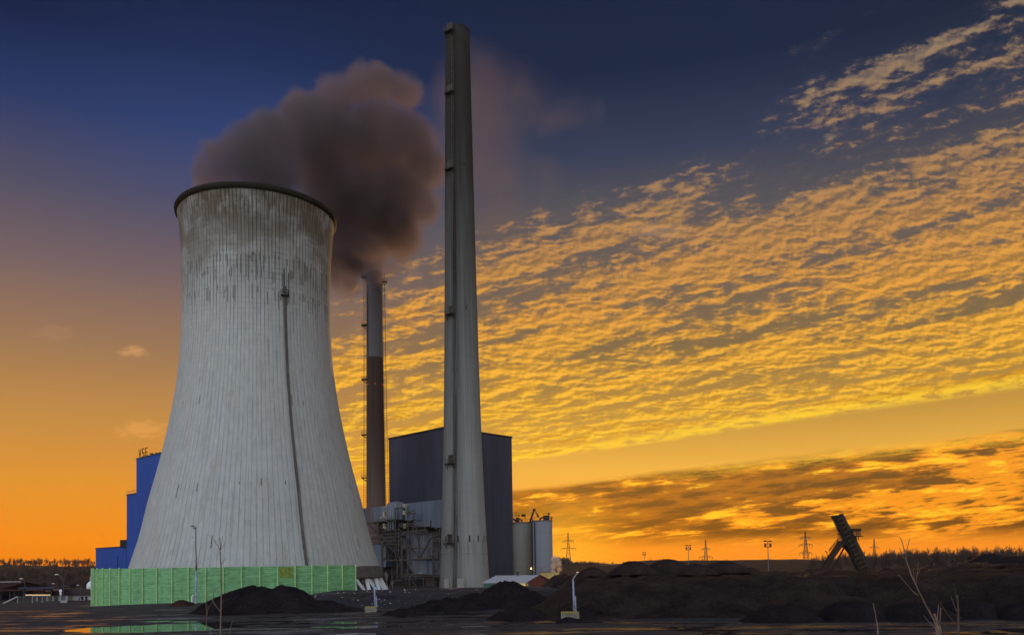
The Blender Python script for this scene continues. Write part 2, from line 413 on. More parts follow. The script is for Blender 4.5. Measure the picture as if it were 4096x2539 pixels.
def chimney_mat(name, light, darkc, phi_ladder, dirv, H, band=None, top_shadef=.93, bandf=.62):
    ma, b, k = pmat(name)
    p = k.new('ShaderNodeTexCoord').outputs['Object']
    x, y, z = k.sep(p)[:3]
    a0 = atan2(dirv.y, dirv.x)
    ang = k.m('ARCTAN2', k.add(k.mul(x, -sin(a0)), k.mul(y, cos(a0))), k.add(k.mul(x, cos(a0)), k.mul(y, sin(a0))))  # 0 = ladder side
    zn = k.div(z, H)
    streak = k.noise(k.comb(k.mul(ang, 14), k.mul(z, .018)), 1.0, 5, .65)
    fine = k.noise(k.comb(k.mul(ang, 50), k.mul(z, .05)), 1.0, 4, .6)
    blot = k.noise(k.comb(k.mul(ang, 3), k.mul(z, .09), 3), 1.0, 5, .6)
    base = k.mix(k.lin(k.add(k.mul(streak, .6), k.mul(blot, .4)), .35, .65), light, k.vm('SCALE', light, sc=.78) if not isinstance(light, tuple) else tuple(c * .74 for c in light[:3]) + (1,))
    # tonal shade painted into the colour, darkest towards the mouth, broken by streaks
    soot = k.step(k.add(zn, k.mul(k.sub(streak, .5), .35)), .02, .86)  # mask of the painted shade towards the mouth
    base = k.mix(k.mul(soot, top_shadef), base, darkc)
    rag = k.noise(k.comb(k.mul(ang, 22), k.mul(z, .035), 8), 1.0, 5, .7)
    near = k.m('ABSOLUTE', k.add(k.sub(ang, .10), k.mul(k.sub(blot, .48), .40)))
    band_ = k.mul(k.step(near, .0, .46, 1.0, 0.0), k.lin(rag, .36, .58, .15, 1.0))
    base = k.mix(k.mul(band_, bandf), base, lin('#1c1712'))
    core = k.mul(k.step(k.m('ABSOLUTE', k.sub(ang, .02)), .02, .17, 1.0, 0.0), k.mx(k.mul(k.mul(k.step(zn, .42, .56), k.step(zn, .74, .70)), .9), k.mul(k.step(rag, .40, .58), .62)))
    base = k.mix(core, base, lin('#0d0b09'))
    drip = k.mul(k.mul(k.step(z, 14.5, 14.0), k.step(z, 4, 12)), k.step(k.noise(k.comb(k.mul(ang, 30), k.mul(z, .04), 12), 1.0, 3, .6), .50, .62))
    base = k.mix(k.mul(drip, .45), base, lin('#2a2620'))
    lift = k.step(k.m('ABSOLUTE', k.sub(k.m('FRACT', k.mul(z, 1 / 2.4)), .5)), .46, .5)
    base = k.mix(k.mul(lift, .14), base, lin('#3a342c'))
    base = k.hue(base, k.lin(fine, .3, .7, .93, 1.06))
    if band:
        zb, c1_ = band
        lower = k.m('LESS_THAN', z, zb)
        lc = k.mix(k.lin(streak, .35, .65), c1_, tuple(q * .6 for q in c1_[:3]) + (1,))
        lc = k.mix(k.step(z, 15, 72), k.vm('SCALE', lc, sc=2.6), lc)
        base = k.mix(lower, base, lc)
    k.put(b.inputs['Base Color'], base); b.inputs['Roughness'].default_value = .9; b.inputs['Specular IOR Level'].default_value = .08
    return ma

# green noise barrier boards
ma, b, k = pmat('green_barrier_boards'); M['green'] = ma
p = k.new('ShaderNodeTexCoord').outputs['Object']
x, y, z = k.sep(p)[:3]
row = k.m('FLOOR', k.mul(z, 1 / .42))
fz = k.m('ABSOLUTE', k.sub(k.m('FRACT', k.mul(z, 1 / .42)), .5))
gap = k.step(fz, .36, .49)
pn = k.noise(p, .22, 2)
pid = k.m('FLOOR', k.mul(k.m('ARCTAN2', k.sub(y, TC.y), k.sub(x, TC.x)), 1 / R(5.5)))
rv = k.white(k.comb(row, pid, 0))
gapd = k.mul(gap, k.lin(rv, .25, 1, .12, .9))
c = k.mix(k.lin(k.noise(k.comb(k.mul(x, .6), k.mul(y, .6), k.mul(z, 2)), 1.0, 5, .65), .3, .7), lin('#5a965f'), lin('#86bf84'))
c = k.hue(c, k.lin(rv, 0, 1, .80, 1.12))
c = k.hue(c, k.lin(k.white(k.comb(pid, 3.0, 1.0)), 0, 1, .86, 1.12))
c = k.mix(k.mul(k.step(k.noise(k.comb(k.mul(x, .35), k.mul(y, .35), k.mul(z, .5)), 1.0, 5, .7), .52, .70), .22), c, lin('#40603a'))
c = k.mix(gapd, c, lin('#1c3522'))
c = k.mix(k.mul(k.step(k.noise(k.comb(k.mul(x, 1.2), k.mul(y, 1.2), k.mul(z, .2)), 1.0, 4), .55, .7), .3), c, lin('#3a5a36'))
k.put(b.inputs['Base Color'], c); b.inputs['Roughness'].default_value = .7
M['green_post'] = mat('pale_green_post', lin('#a3c883'), .6, var=.2, vscale=1)
M['green_stain'] = mat('yellowed_barrier_board', lin('#77893f'), .8, var=.4, vscale=2)

# corrugated claddings
def clad(name, c, pitch, amt=.14, var=.12, rough=.6, spec=.15, vs=.08):
    ma, b, k = pmat(name)
    p = k.new('ShaderNodeTexCoord').outputs['Object']
    x, y, z = k.sep(p)[:3]
    w = k.m('SINE', k.mul(k.sub(x, y), 2 * pi / pitch * .7071))
    n = k.noise(k.comb(k.mul(x, 1.0), y, k.mul(z, .25)), vs, 4, .6)
    n2 = k.noise(k.comb(k.mul(x, 1.0), y, k.mul(z, .06)), vs * 9, 4, .6)
    seam = k.step(k.m('ABSOLUTE', k.sub(k.m('FRACT', k.add(k.mul(z, 1 / 6.2), k.mul(k.m('FLOOR', k.mul(k.sub(x, y), .09)), .0))), .5)), .485, .5)
    c = k.hue(c[:3], k.sub(1.0, k.mul(seam, .28)))
    v = k.mul(k.lin(w, -1, 1, 1 - amt, 1 + amt), k.mul(k.lin(n, .3, .7, 1 - var, 1 + var), k.lin(n2, .3, .7, 1 - var * .7, 1 + var * .7)))
    k.put(b.inputs['Base Color'], k.hue(c, v)); b.inputs['Roughness'].default_value = rough
    b.inputs['Specular IOR Level'].default_value = spec
    return ma
M['blue'] = clad('deep_blue_cladding', (.014,.070,.30), 1.2, .05, .10)
M['slate'] = clad('slate_grey_cladding', lin('#3a3e4c'), 1.0, .07, .22)
M['silver'] = clad('blue_grey_cladding', lin('#66727f'), 1.0, .12, .2)
M['duct'] = clad('dull_zinc_cladding', lin('#6c7078'), .9, .2, .35)
M['silo'] = clad('pale_grey_silo_steel', lin('#83868a'), 2.0, .0, .06, .5)
M['silo2'] = clad('cream_grey_silo_steel', lin('#7d7a70'), 2.0, .0, .10, .5)

# coal and ground
def coal(name, base, speck=.5, wet=0.0, browner=False):
    ma, b, k = pmat(name)
    p = k.new('ShaderNodeTexCoord').outputs['Object']
    n1 = k.noise(p, .18, 6, .65); n2 = k.noise(p, 3.2, 6, .75)
    c = k.hue(lin(base), k.mul(k.lin(n1, .3, .7, .35, 1.8), k.lin(n2, .32, .68, .35, 1.8)))
    vor = k.new('ShaderNodeTexVoronoi'); vor.inputs['Scale'].default_value = 1.7; k.put(vor.inputs['Vector'], p)
    sp = k.mul(k.step(vor.outputs[0], .0, .16, 1.0, 0.0), k.step(k.noise(p, .5, 2), .52, .62))
    c = k.mix(k.mul(sp, speck), c, lin('#8f8478'))
    k.put(b.inputs['Base Color'], c); b.inputs['Roughness'].default_value = .75; b.inputs['Specular IOR Level'].default_value = .08
    bn = k.new('ShaderNodeBump'); bn.inputs['Strength'].default_value = 1.0; bn.inputs['Distance'].default_value = 1.4
    h = k.add(k.mul(k.noise(p, .9, 8, .7), 1.0), k.mul(n2, .25))
    k.put(bn.inputs['Height'], h); k.L.new(bn.outputs[0], b.inputs['Normal'])
    return ma
M['coal'] = coal('black_coal_fines', '#211c20', .45)
M['coal_br'] = coal('brownish_black_coal', '#302522', .9)
M['spoil'] = coal('brown_earth_spoil', '#3c2720', .5)
M['berm'] = coal('dark_gravel_slope', '#231f24', .6)

ma, b, k = pmat('wet_coal_yard_ground'); M['ground'] = ma
p = k.new('ShaderNodeTexCoord').outputs['Object']
x, y, z = k.sep(p)[:3]
n1 = k.noise(k.comb(k.mul(x, .5), k.mul(y, 1.0), 0), .12, 6, .65); n2 = k.noise(p, 2.0, 6, .75)
yard = k.hue(lin('#151218'), k.mul(k.lin(n1, .3, .7, .5, 1.7), k.lin(n2, .3, .7, .7, 1.35)))
far = k.hue(lin('#332318'), k.lin(k.noise(p, .02, 5), .3, .7, .5, 1.5))
lip = k.mul(k.step(k.m('ABSOLUTE', k.sub(k.m('SQRT', k.add(k.m('POWER', k.sub(x, TC.x), 2.0), k.m('POWER', k.sub(y, TC.y), 2.0))), 42.2)), .7, 1.6, 1.0, 0.0), k.step(k.noise(p, .5, 3), .3, .5))
cg = k.mix(k.step(k.add(y, k.mul(n1, 20)), 195, 245), yard, far)
cg = k.mix(k.mul(lip, k.step(x, -95, -80, .9, .3)), cg, lin('#6b5136'))
k.put(b.inputs['Base Color'], cg)
wet = k.step(k.noise(k.comb(k.mul(x, .25), k.mul(y, 1.0), 4), .22, 5, .65), .47, .60)
k.put(b.inputs['Roughness'], k.lin(k.mul(wet, k.step(y, 170, 150)), 0, 1, .80, .24))
b.inputs['Specular IOR Level'].default_value = .5
bn = k.new('ShaderNodeBump'); bn.inputs['Strength'].default_value = .6; bn.inputs['Distance'].default_value = .25
k.put(bn.inputs['Height'], k.noise(k.comb(k.mul(x, .5), y, 0), .8, 8, .7)); k.L.new(bn.outputs[0], b.inputs['Normal'])

ma, b, k = pmat('puddle_water'); M['water'] = ma
b.inputs['Base Color'].default_value = (.012, .012, .014, 1); b.inputs['Roughness'].default_value = .03; b.inputs['IOR'].default_value = 1.33
bn = k.new('ShaderNodeBump'); bn.inputs['Strength'].default_value = .05; bn.inputs['Distance'].default_value = .02
pp = k.new('ShaderNodeTexCoord').outputs['Object']
k.put(bn.inputs['Height'], k.noise(pp, 1.5, 3)); k.L.new(bn.outputs[0], b.inputs['Normal'])

# ------------------------------------------------------------------ ground
def sm(a, b, v):
    if a == b: return float(v > a)
    q = min(1, max(0, (v - a) / (b - a))); return q * q * (3 - 2 * q)
def nz(x, y, s, seed=0.0, o=4):
    return noise.fractal(Vector((x * s, y * s, seed)), .75, 2.1, o)
def ground_h(x, y):
    h = 0.0
    h += 5.7 * (1 - sm(16, 50, y)) * (1 if y > -30 else 1)
    if 40 < y < 330:
        amp = sm(40, 70, y) * (1 - sm(150, 175, y))
        h += amp * (.12 * nz(x * .45, y, .16, 1.0) + .07 * nz(x * .7, y, .8, 5.0) + .035 * nz(x, y, 2.2, 7.0) + .035 + .05 * sm(125, 135, y) + .10 * sm(-50, -62, x))
        # tyre ruts
        h -= amp * .07 * sm(.55, .9, sin((y * .9 + x * .16 + 2 * nz(x, y, .02, 3)) * 1.2))
        # puddle hollow that mirrors the green barrier
        e = ((x + 46) / 13) ** 2 + ((y - 107) / 7.5) ** 2
        h -= .38 * max(0, 1 - e) * amp
        e = ((x + 22) / 18) ** 2 + ((y - 111) / 2.4) ** 2
        h -= .25 * max(0, 1 - e) * amp
    # low slope to the left where the gate lies
    h -= 1.4 * sm(-72, -108, x) * sm(150, 215, y) * (1 - sm(500, 900, y))
    return h
def H2(x, y):
    """embankment between the heaps and the plant"""
    e = sm(-50, -34, x) * (1 - sm(30, 60, x)) * sm(141, 158, y + 2 * nz(x, y, .06, 9)) * (1 - sm(170, 190, y))
    return ground_h(x, y) + e * (2.75 + .18 * nz(x, y, .12, 2.0)) + (0 if e <= 0 else 0)
xs = []
v = -5900
while v < 6000:
    xs.append(v); a = abs(v - 10); a = max(0, a - (600 if v < 0 and a > 1200 else (85 if v < 0 and a > 600 else (24 if v < 0 and a > 200 else 5)) * 1.05))
    v += 1.0 if a < 115 else (4 if a < 200 else (20 if a < 600 else (80 if a < 1300 else 500)))
xs.append(6000)
ys = []
v = -400
while v < 7000:
    ys.append(v)
    v += .45 if 84 <= v < 125 else (.9 if 15 <= v < 200 else (4 if 0 < v < 260 else (50 if v < 900 else 500)))
ys.append(7000)
mb = MB()
for yy in ys:
    for xx in xs: mb.v.append((xx, yy, H2(xx, yy)))
nx = len(xs)
for j in range(len(ys) - 1):
    for i in range(nx - 1):
        a = j * nx + i; mb.f.append((a, a + 1, a + nx + 1, a + nx))
struct(mb.build('ground', M['ground'], smooth=True), 'wet black coal yard ground')
mb = MB(); mb.quad((-90, 80, -.018), (110, 80, -.018), (110, 133, -.018), (-90, 133, -.018))
struct(mb.build('puddle_water', M['water']), 'still rainwater lying in the hollows of the coal yard')

# ------------------------------------------------------------------ cooling tower
prof = [(32.35, 7.6), (29.8, 16.0), (27.75, 24.9), (24.55, 37.4), (21.75, 51.1), (20.2, 62.5), (19.5, 75.1), (19.55, 84), (19.75, 92), (20.2, 99), (20.75, 103.4)]
def radius(z):
    # Catmull-Rom through the silhouette points
    P_ = [(q[1], q[0]) for q in prof]
    if z <= P_[0][0]: return P_[0][1] + (P_[0][0] - z) * .31
    if z >= P_[-1][0]: return P_[-1][1] + (z - P_[-1][0]) * .12
    for i in range(len(P_) - 1):
        if P_[i][0] <= z <= P_[i + 1][0]:
            z0, r0 = P_[i]; z1, r1 = P_[i + 1]
            m0 = (P_[i + 1][1] - P_[max(i - 1, 0)][1]) / (P_[i + 1][0] - P_[max(i - 1, 0)][0])
            j = min(i + 2, len(P_) - 1)
            m1_ = (P_[j][1] - P_[i][1]) / (P_[j][0] - P_[i][0])
            h = z1 - z0; s = (z - z0) / h
            return (2*s**3-3*s**2+1)*r0 + (s**3-2*s**2+s)*h*m0 + (-2*s**3+3*s**2)*r1 + (s**3-s**2)*h*m1_
tower = thing('cooling_tower', 'huge pale ribbed concrete cooling tower behind the green barrier wall', 'cooling tower', TC)
mb = MB()
outer = [(radius(7.6 + (103.4 - 7.6) * i / 60), 7.6 + (103.4 - 7.6) * i / 60) for i in range(61)]
inner = [(r_ - .5, z_) for r_, z_ in reversed(outer)]
mb.lathe(outer + inner + [outer[0]], 264)
o = mb.build('shell', M['tower'], tower, loc=(0, 0, 0), smooth=True)
mb = MB(); mb.lathe([(20.7, 102.9), (21.35, 103.2), (21.45, 104.0), (21.2, 104.45), (20.2, 104.45), (20.1, 103.0), (20.7, 102.9)], 160)
M['rimc'] = mat('dark_weathered_rim_concrete', lin('#241e16'), .9, var=.3, vscale=.4)
mb.build('rim', M['rimc'], tower, loc=(0, 0, 0), smooth=True)
mb = MB(); mb.lathe([(31.9, 7.55), (32.6, 7.45), (33.5, 4.7), (33.2, 4.4), (31.2, 4.4), (31.4, 7.5), (31.9, 7.55)], 160)
mb.build('ring_beam', M['conc_dark'], tower, loc=(0, 0, 0))
mb = MB(); mb.lathe([(26, 0), (26, 7.4)], 64); mb.build('inner_fill', M['black'], tower, loc=(0, 0, 0))
mb = MB(); mb.lathe([(33.2, -.4), (33.2, .5), (36.6, .5), (36.6, -.4)], 96); mb.build('basin', M['conc'], tower, loc=(0, 0, 0))
M['legc'] = mat('white_leg_concrete', (.62, .62, .62), .8, var=.15, vscale=1)
for i in range(36):
    a = 2 * pi * i / 36 + .05
    for s_ in (-1, 1):
        a1 = a + s_ * R(.6); a2 = a + s_ * R(4.0)
        mb = MB()
        mb.bar((32.3 * cos(a1), 32.3 * sin(a1), 4.7), (34.6 * cos(a2), 34.6 * sin(a2), .3), .95, .7)
        mb.build('leg', M['legc'], tower, loc=(0, 0, 0))
# caged ladder up the shell
mb = MB(); ph = R(19.5)
for k_ in range(70):
    z0 = 8 + k_ * 1.0; z1 = z0 + 1.0
    for s_ in (-.22, .22):
        a1 = ph + s_ / radius(z0); a2 = ph + s_ / radius(z1)
        mb.bar(tpos(a1, radius(z0) + .3, z0), tpos(a2, radius(z1) + .3, z1), .10, .14)
    for q_ in (0, .5):
        zz = z0 + q_; mb.bar(tpos(ph - .22 / radius(zz), radius(zz) + .3, zz), tpos(ph + .22 / radius(zz), radius(zz) + .3, zz), .10, .10)
    hoop = [tpos(ph + qx / radius(z0), radius(z0) + qy, z0) for qx, qy in ((-.25, .3), (-.25, .6), (0, .8), (.25, .6), (.25, .3))]
    for u_, w_ in zip(hoop, hoop[1:]): mb.bar(u_, w_, .08, .10)
for qx, qy in ((-.25, .6), (0, .8), (.25, .6)):
    for k_ in range(35):
        z0 = 8 + k_ * 2.0; mb.bar(tpos(ph + qx / radius(z0), radius(z0) + qy, z0), tpos(ph + qx / radius(z0 + 2), radius(z0 + 2) + qy, z0 + 2), .06)
mb.build('ladder', M['steel'], tower)
mb = MB()
zc_ = 77.0; rr = radius(zc_)
fr_ = Matrix((tright, -tdir, Vector((0, 0, 1)))).transposed().to_4x4(); fr_.translation = tpos(ph, rr, zc_)
mb.box(-1.0, 1.0, -1.4, 0.1, -.15, 0, fr_)
for xx in (-1, 0, 1): mb.bar(fr_ @ Vector((xx, -1.4, 0)), fr_ @ Vector((xx, -1.4, 1.2)), .1)
mb.bar(fr_ @ Vector((-1, -1.4, 1.2)), fr_ @ Vector((1, -1.4, 1.2)), .1); mb.bar(fr_ @ Vector((-1, -1.4, .6)), fr_ @ Vector((1, -1.4, .6)), .08)
for xx in (-1, 1): mb.bar(fr_ @ Vector((xx, -1.4, 1.2)), fr_ @ Vector((xx, 0, 1.2)), .08); mb.bar(fr_ @ Vector((xx, -1.3, 0)), fr_ @ Vector((xx, 0, -1.8)), .12)
mb.build('platform', M['black'], tower)
mb = MB(); mb.box(-.5, .45, -1.0, 0, 0, 2.3, fr_); mb.build('cabin', M['steel'], tower)
mb = MB(); mb.bar(fr_ @ Vector((-.1, -.5, 2.3)), fr_ @ Vector((-.1, -.3, 7)), .18); mb.bar(fr_ @ Vector((.9, -.4, 0)), fr_ @ Vector((1.0, .2, 6.2)), .12)
mb.bar(fr_ @ Vector((1.8, -.4, 4.4)), fr_ @ Vector((1.8, -.4, 6.4)), .14)
mb.build('mast', M['black'], tower)

# green noise barrier around the tower
wall = thing('barrier_wall', 'curved green boarded noise barrier wall in front of the cooling tower', 'barrier wall', TC)
RW = 40.5; angs = [R(-77 + 5.5 * i) for i in range(21)]
tops = [7.85 + random.uniform(-.05, .05) for _ in angs]
for i in range(20):
    a, c_ = angs[i], angs[i + 1]
    zt = tops[i]
    mb = MB()
    mb.hexa([tpos(a, RW, -1.5), tpos(c_, RW, -1.5), tpos(c_, RW - .25, -1.5), tpos(a, RW - .25, -1.5),
             tpos(a, RW, zt), tpos(c_, RW, zt), tpos(c_, RW - .25, zt), tpos(a, RW - .25, zt)])
    mb.build('panel', M['green'], wall, loc=-TC)
for i, a in enumerate(angs):
    mb = MB(); pb = tpos(a, RW + .12, -1.5); pt = tpos(a, RW + .12, 8.05)
    mb.bar(pb, pt, .26, .34, up=tdir)
    mb.build('post', M['green_post'], wall, loc=-TC)
mb = MB(); a, c_ = angs[15], angs[16]; a += .012; c_ -= .012
mb.hexa([tpos(a, RW + .04, 5.2), tpos(c_, RW + .04, 5.2), tpos(c_, RW, 5.2), tpos(a, RW, 5.2), tpos(a, RW + .04, 7.6), tpos(c_, RW + .04, 7.6), tpos(c_, RW, 7.6), tpos(a, RW, 7.6)])
o = mb.build('stained_board', M['green_stain'], wall, loc=-TC)

# ------------------------------------------------------------------ tall chimney
def chimney(name, label, base, H, prof, mat_, n=72):
    t_ = thing(name, label, 'chimney', base)
    mb = MB(); mb.lathe(prof + [(prof[-1][0] - .5, H), (prof[-1][0] - .5, H - 4)], n)
    mb.build('shaft', mat_, t_, loc=(0, 0, 0), smooth=False)
    t_.children[-1].data.polygons.foreach_set('use_smooth', [True] * len(t_.children[-1].data.polygons))
    return t_
Y1 = 250.0
cb = at(1864, 2357, Y1); cb.z = 0.5; zt1 = at(1829, 128, Y1).z
ctop = at(1829, 128, Y1); cb.x = at(1847, 1500, Y1).x
C1 = Vector((cb.x, Y1, .5)); H1 = zt1 - .5
def wz(yp, w2440):  # height and radius from the silhouette width (2440 px wide photo copy)
    q = at(1850, yp * 1.679, Y1); return (w2440 * .5 / 1970 * Y1 / 1.0, q.z - .5)
p1 = [wz(y_, w_) for y_, w_ in ((1420, 119.5), (1300, 110), (1200, 102), (1100, 94.5), (1000, 89), (850, 82.5), (700, 77.5), (550, 73), (400, 68.5), (235, 63.5), (110, 60))]
p1[0] = (p1[0][0], 0); p1.append((wz(78, 59)[0], H1))
def rad1(z):
    for (r0, z0), (r1, z1) in zip(p1, p1[1:]):
        if z <= z1: return r0 + (r1 - r0) * (z - z0) / (z1 - z0)
    return p1[-1][0]
d1 = Vector((-C1.x, -C1.y, 0)).normalized(); rt1 = Vector((-d1.y, d1.x, 0))
def cpos(C, d, rt, phi, r, z): return C + d * (r * cos(phi)) + rt * (r * sin(phi)) + Vector((0, 0, z))
phL = R(-23)
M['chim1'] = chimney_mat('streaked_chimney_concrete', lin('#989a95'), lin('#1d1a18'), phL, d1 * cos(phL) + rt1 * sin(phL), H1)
ch1 = chimney('tall_chimney', 'tallest grey concrete chimney with dark sooty streak and balconies, right of centre', C1, H1, p1, M['chim1'])
mb = MB(); r_ = p1[-1][0]; mb.lathe([(r_ - .3, H1 - .3), (r_ + .12, H1 - .3), (r_ + .12, H1 + .1), (r_ - .3, H1 + .1)], 72)
mb.build('rim', M['black'], ch1, loc=(0, 0, 0))
mb = MB(); z = .2
while z < H1 - 4:
    for s_ in (-.27, .27):
        mb.bar(cpos(C1, d1, rt1, phL + s_ / rad1(z), rad1(z) + .35, z), cpos(C1, d1, rt1, phL + s_ / rad1(z + 2), rad1(z + 2) + .35, z + 2), .08)
    for q in range(3):
        zz = z + q * .66
        mb.bar(cpos(C1, d1, rt1, phL - .32 / rad1(z), rad1(zz) + .35, zz), cpos(C1, d1, rt1, phL + .32 / rad1(z), rad1(zz) + .35, zz), .06)
        if q == 1:
            a_ = [cpos(C1, d1, rt1, phL + qx / rad1(z), rad1(zz) + qy, zz) for qx, qy in ((-.3, .3), (-.3, .6), (0, .75), (.3, .6), (.3, .3))]
            for u_, w_ in zip(a_, a_[1:]): mb.bar(u_, w_, .045)
    z += 2.0
mb.build('ladder', M['steel'], ch1)
phP = R(-36)
def frame_at(C, d, rt, phi, r, z):
    n_ = d * cos(phi) + rt * sin(phi); tx = -d * sin(phi) + rt * cos(phi)
    fm = Matrix((tx, -n_, Vector((0, 0, 1)))).transposed().to_4x4(); fm.translation = C + n_ * r + Vector((0, 0, z)); return fm
def balcony(fm, parent, w=3.0, dpt=1.3, door=True, matr='rail'):
    mb = MB(); mb.box(-w / 2, w / 2, -dpt, .3, -.25, 0, fm)
    for xx in (-w / 2 + .2, w / 2 - .2): mb.bar(fm @ Vector((xx, -dpt + .1, -.2)), fm @ Vector((xx, .1, -1.5)), .16)
    pl = mb.build('balcony', M['black'], parent)
    mb = MB()
    for i in range(6):
        xx = -w / 2 + w * i / 5; mb.bar(fm @ Vector((xx, -dpt, 0)), fm @ Vector((xx, -dpt, 1.25)), .07)
    for zz in (.6, 1.25):
        mb.bar(fm @ Vector((-w / 2, -dpt, zz)), fm @ Vector((w / 2, -dpt, zz)), .07)
        for xx in (-w / 2, w / 2): mb.bar(fm @ Vector((xx, -dpt, zz)), fm @ Vector((xx, .3, zz)), .07)
    rl = mb.build('railing', M['steel'] if matr == 'rail' else M[matr], pl, loc=(0, 0, 0))
    if door:
        mb = MB(); mb.box(-.75, .75, -.1, .2, .1, 2.5, fm); dr = mb.build('door', M['door_dk'], parent)
        mb = MB()
        for a_, b_ in (((-.82, .1), (-.82, 2.6)), ((.82, .1), (.82, 2.6)), ((-.9, 2.6), (.9, 2.6))):
            mb.bar(fm @ Vector((a_[0], -.12, a_[1])), fm @ Vector((b_[0], -.12, b_[1])), .14)
        mb.build('door_frame', M['steel'], dr, loc=(0, 0, 0))
for yp in (92, 237, 417, 759, 1109, 1294):
    z_ = at(1810, yp * 1.679, Y1).z - .5
    balcony(frame_at(C1, d1, rt1, phP, rad1(z_), z_), ch1)
# vent slots
for yp, w_, hh_, phs in ((84, .5, 1.9, (-2, 14, 30, 46, -50)), (1285, .42, 2.1, (-50, -14, 14, 38, 60, 78))):
    z_ = at(1850, yp * 1.679, Y1).z - .5
    for a_ in phs:
        mb = MB(); mb.box(-w_ / 2, w_ / 2, -.03, .2, -hh_ / 2, hh_ / 2, frame_at(C1, d1, rt1, R(a_), rad1(z_), z_))
        mb.build('vent_slot', M['black'], ch1)
z_ = at(1850, 1319 * 1.679, Y1).z - .5
for a_ in range(-78, 80, 6):
    mb = MB(); mb.box(-.07, .07, -.03, .1, -.2, .2, frame_at(C1, d1, rt1, R(a_), rad1(z_), z_)); mb.build('anchor_bolt', M['rail'], ch1)
for yp, xo in ((406, 20), (743, 18)):
    z_ = at(1850, yp * 1.679, Y1).z - .5
    fm = frame_at(C1, d1, rt1, R(xo), rad1(z_), z_)
    for q_ in (.35, -.35): mb = MB(); mb.box(-.16, .16, -.2, .1, q_ - .2, q_ + .2, fm); mb.build('warning_lamp', M['black'], ch1)
for q_ in ((-2.2, -.6, 2.2), (2.2, 4.3, 2.4)):
    mb = MB(); mb.box(q_[0], q_[1], -.5, .5, 0, q_[2] + .6, frame_at(C1, d1, rt1, R(-30), rad1(1), 0)); mb.build('base_cabinet', M['conc'], ch1)

# ------------------------------------------------------------------ second chimney with ladders both sides
Y2 = 330.0
C2 = Vector((at(1502, 1700, Y2).x, Y2, 0)); 
def wz2(yp, w): return (w * .5 / 1970 * Y2 / 1.045, at(1502, yp * 1.679, Y2).z)
p2 = [wz2(y_, w_) for y_, w_ in ((1400, 51), (1205, 48), (1000, 43.5), (853, 41), (700, 39), (650, 38.5))]
p2[0] = (p2[0][0], 0); H2_ = p2[-1][1]
def rad2(z):
    for (r0, z0), (r1, z1) in zip(p2, p2[1:]):
        if z <= z1: return r0 + (r1 - r0) * (z - z0) / (z1 - z0)
    return p2[-1][0]
d2 = Vector((-C2.x, -C2.y, 0)).normalized(); rt2 = Vector((-d2.y, d2.x, 0))
zb2 = at(1502, 853 * 1.679, Y2).z
M['chim2'] = chimney_mat('two_tone_chimney_concrete', lin('#77767a'), lin('#2e2a2a'), 0, d2 * cos(R(-60)) + rt2 * sin(R(-60)), H2_ * 1.3, band=(zb2, lin('#4d403a')), top_shadef=.35, bandf=.3)
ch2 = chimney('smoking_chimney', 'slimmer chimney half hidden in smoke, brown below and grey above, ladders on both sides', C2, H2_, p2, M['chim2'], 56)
for s_ in (-90, 90):
    ph = R(s_); mb = MB(); z = 14.0
    while z < H2_ - 1:
        for off in (.05, .9):
            mb.bar(cpos(C2, d2, rt2, ph, rad2(z) + off + .15, z), cpos(C2, d2, rt2, ph, rad2(z + 2) + off + .15, z + 2), .10 if off < .5 else .16)
        for q in (0, 1): mb.bar(cpos(C2, d2, rt2, ph, rad2(z + q) - .1, z + q), cpos(C2, d2, rt2, ph, rad2(z + q) + 1.1, z + q), .10)
        z += 2
    mb.build('caged_ladder', M['black'], ch2)
for yp, s_ in ((670, 90), (775, -90), (904, -90), (1035, -90), (1137, -90), (660, -90)):
    z_ = at(1502, yp * 1.679, Y2).z
    fm = frame_at(C2, d2, rt2, R(s_), rad2(z_), z_); balcony(fm, ch2, 2.4, 2.0, door=False, matr='black')
for a_ in (-55, 0, 60):
    mb = MB(); mb.box(-.15, .15, -.3, .1, -.25, .25, frame_at(C2, d2, rt2, R(a_), rad2(zb2 - 11), zb2 - 11)); mb.build('warning_lamp', M['red_on'], ch2)

# ------------------------------------------------------------------ helpers for things placed by survey of the photograph
def solveY(px, py, z):
    a = at(px, py, 1.0) - CAM; return (z - CAM.z) / a.z
def prism(mb, pts, ext):
    """extrude a planar polygon by vector ext"""
    i = len(mb.v); n = len(pts); ext = Vector(ext)
    mb.v += [tuple(p) for p in pts] + [tuple(Vector(p) + ext) for p in pts]
    mb.f.append(tuple(i + k for k in range(n))); mb.f.append(tuple(i + n + k for k in reversed(range(n))))
    for k in range(n):
        a, b = i + k, i + (k + 1) % n; mb.f.append((b, a, a + n, b + n))
    return mb
class Plane:
    """a vertical wall plane through two ground points; hit(px,py,off) gives the wall point seen at a photo pixel, off metres in front"""
    def __init__(s, A, B):
        s.A = Vector((A[0], A[1], 0)); s.u = Vector((B[0] - A[0], B[1] - A[1], 0)).normalized()
        s.n = Vector((s.u.y, -s.u.x, 0))
        if s.n.dot(CAM - s.A) < 0: s.n = -s.n
    def hit(s, px, py, off=0.0):
        d = at(px, py, 1.0) - CAM
        return CAM + d * ((s.A + s.n * off - CAM).dot(s.n) / d.dot(s.n))

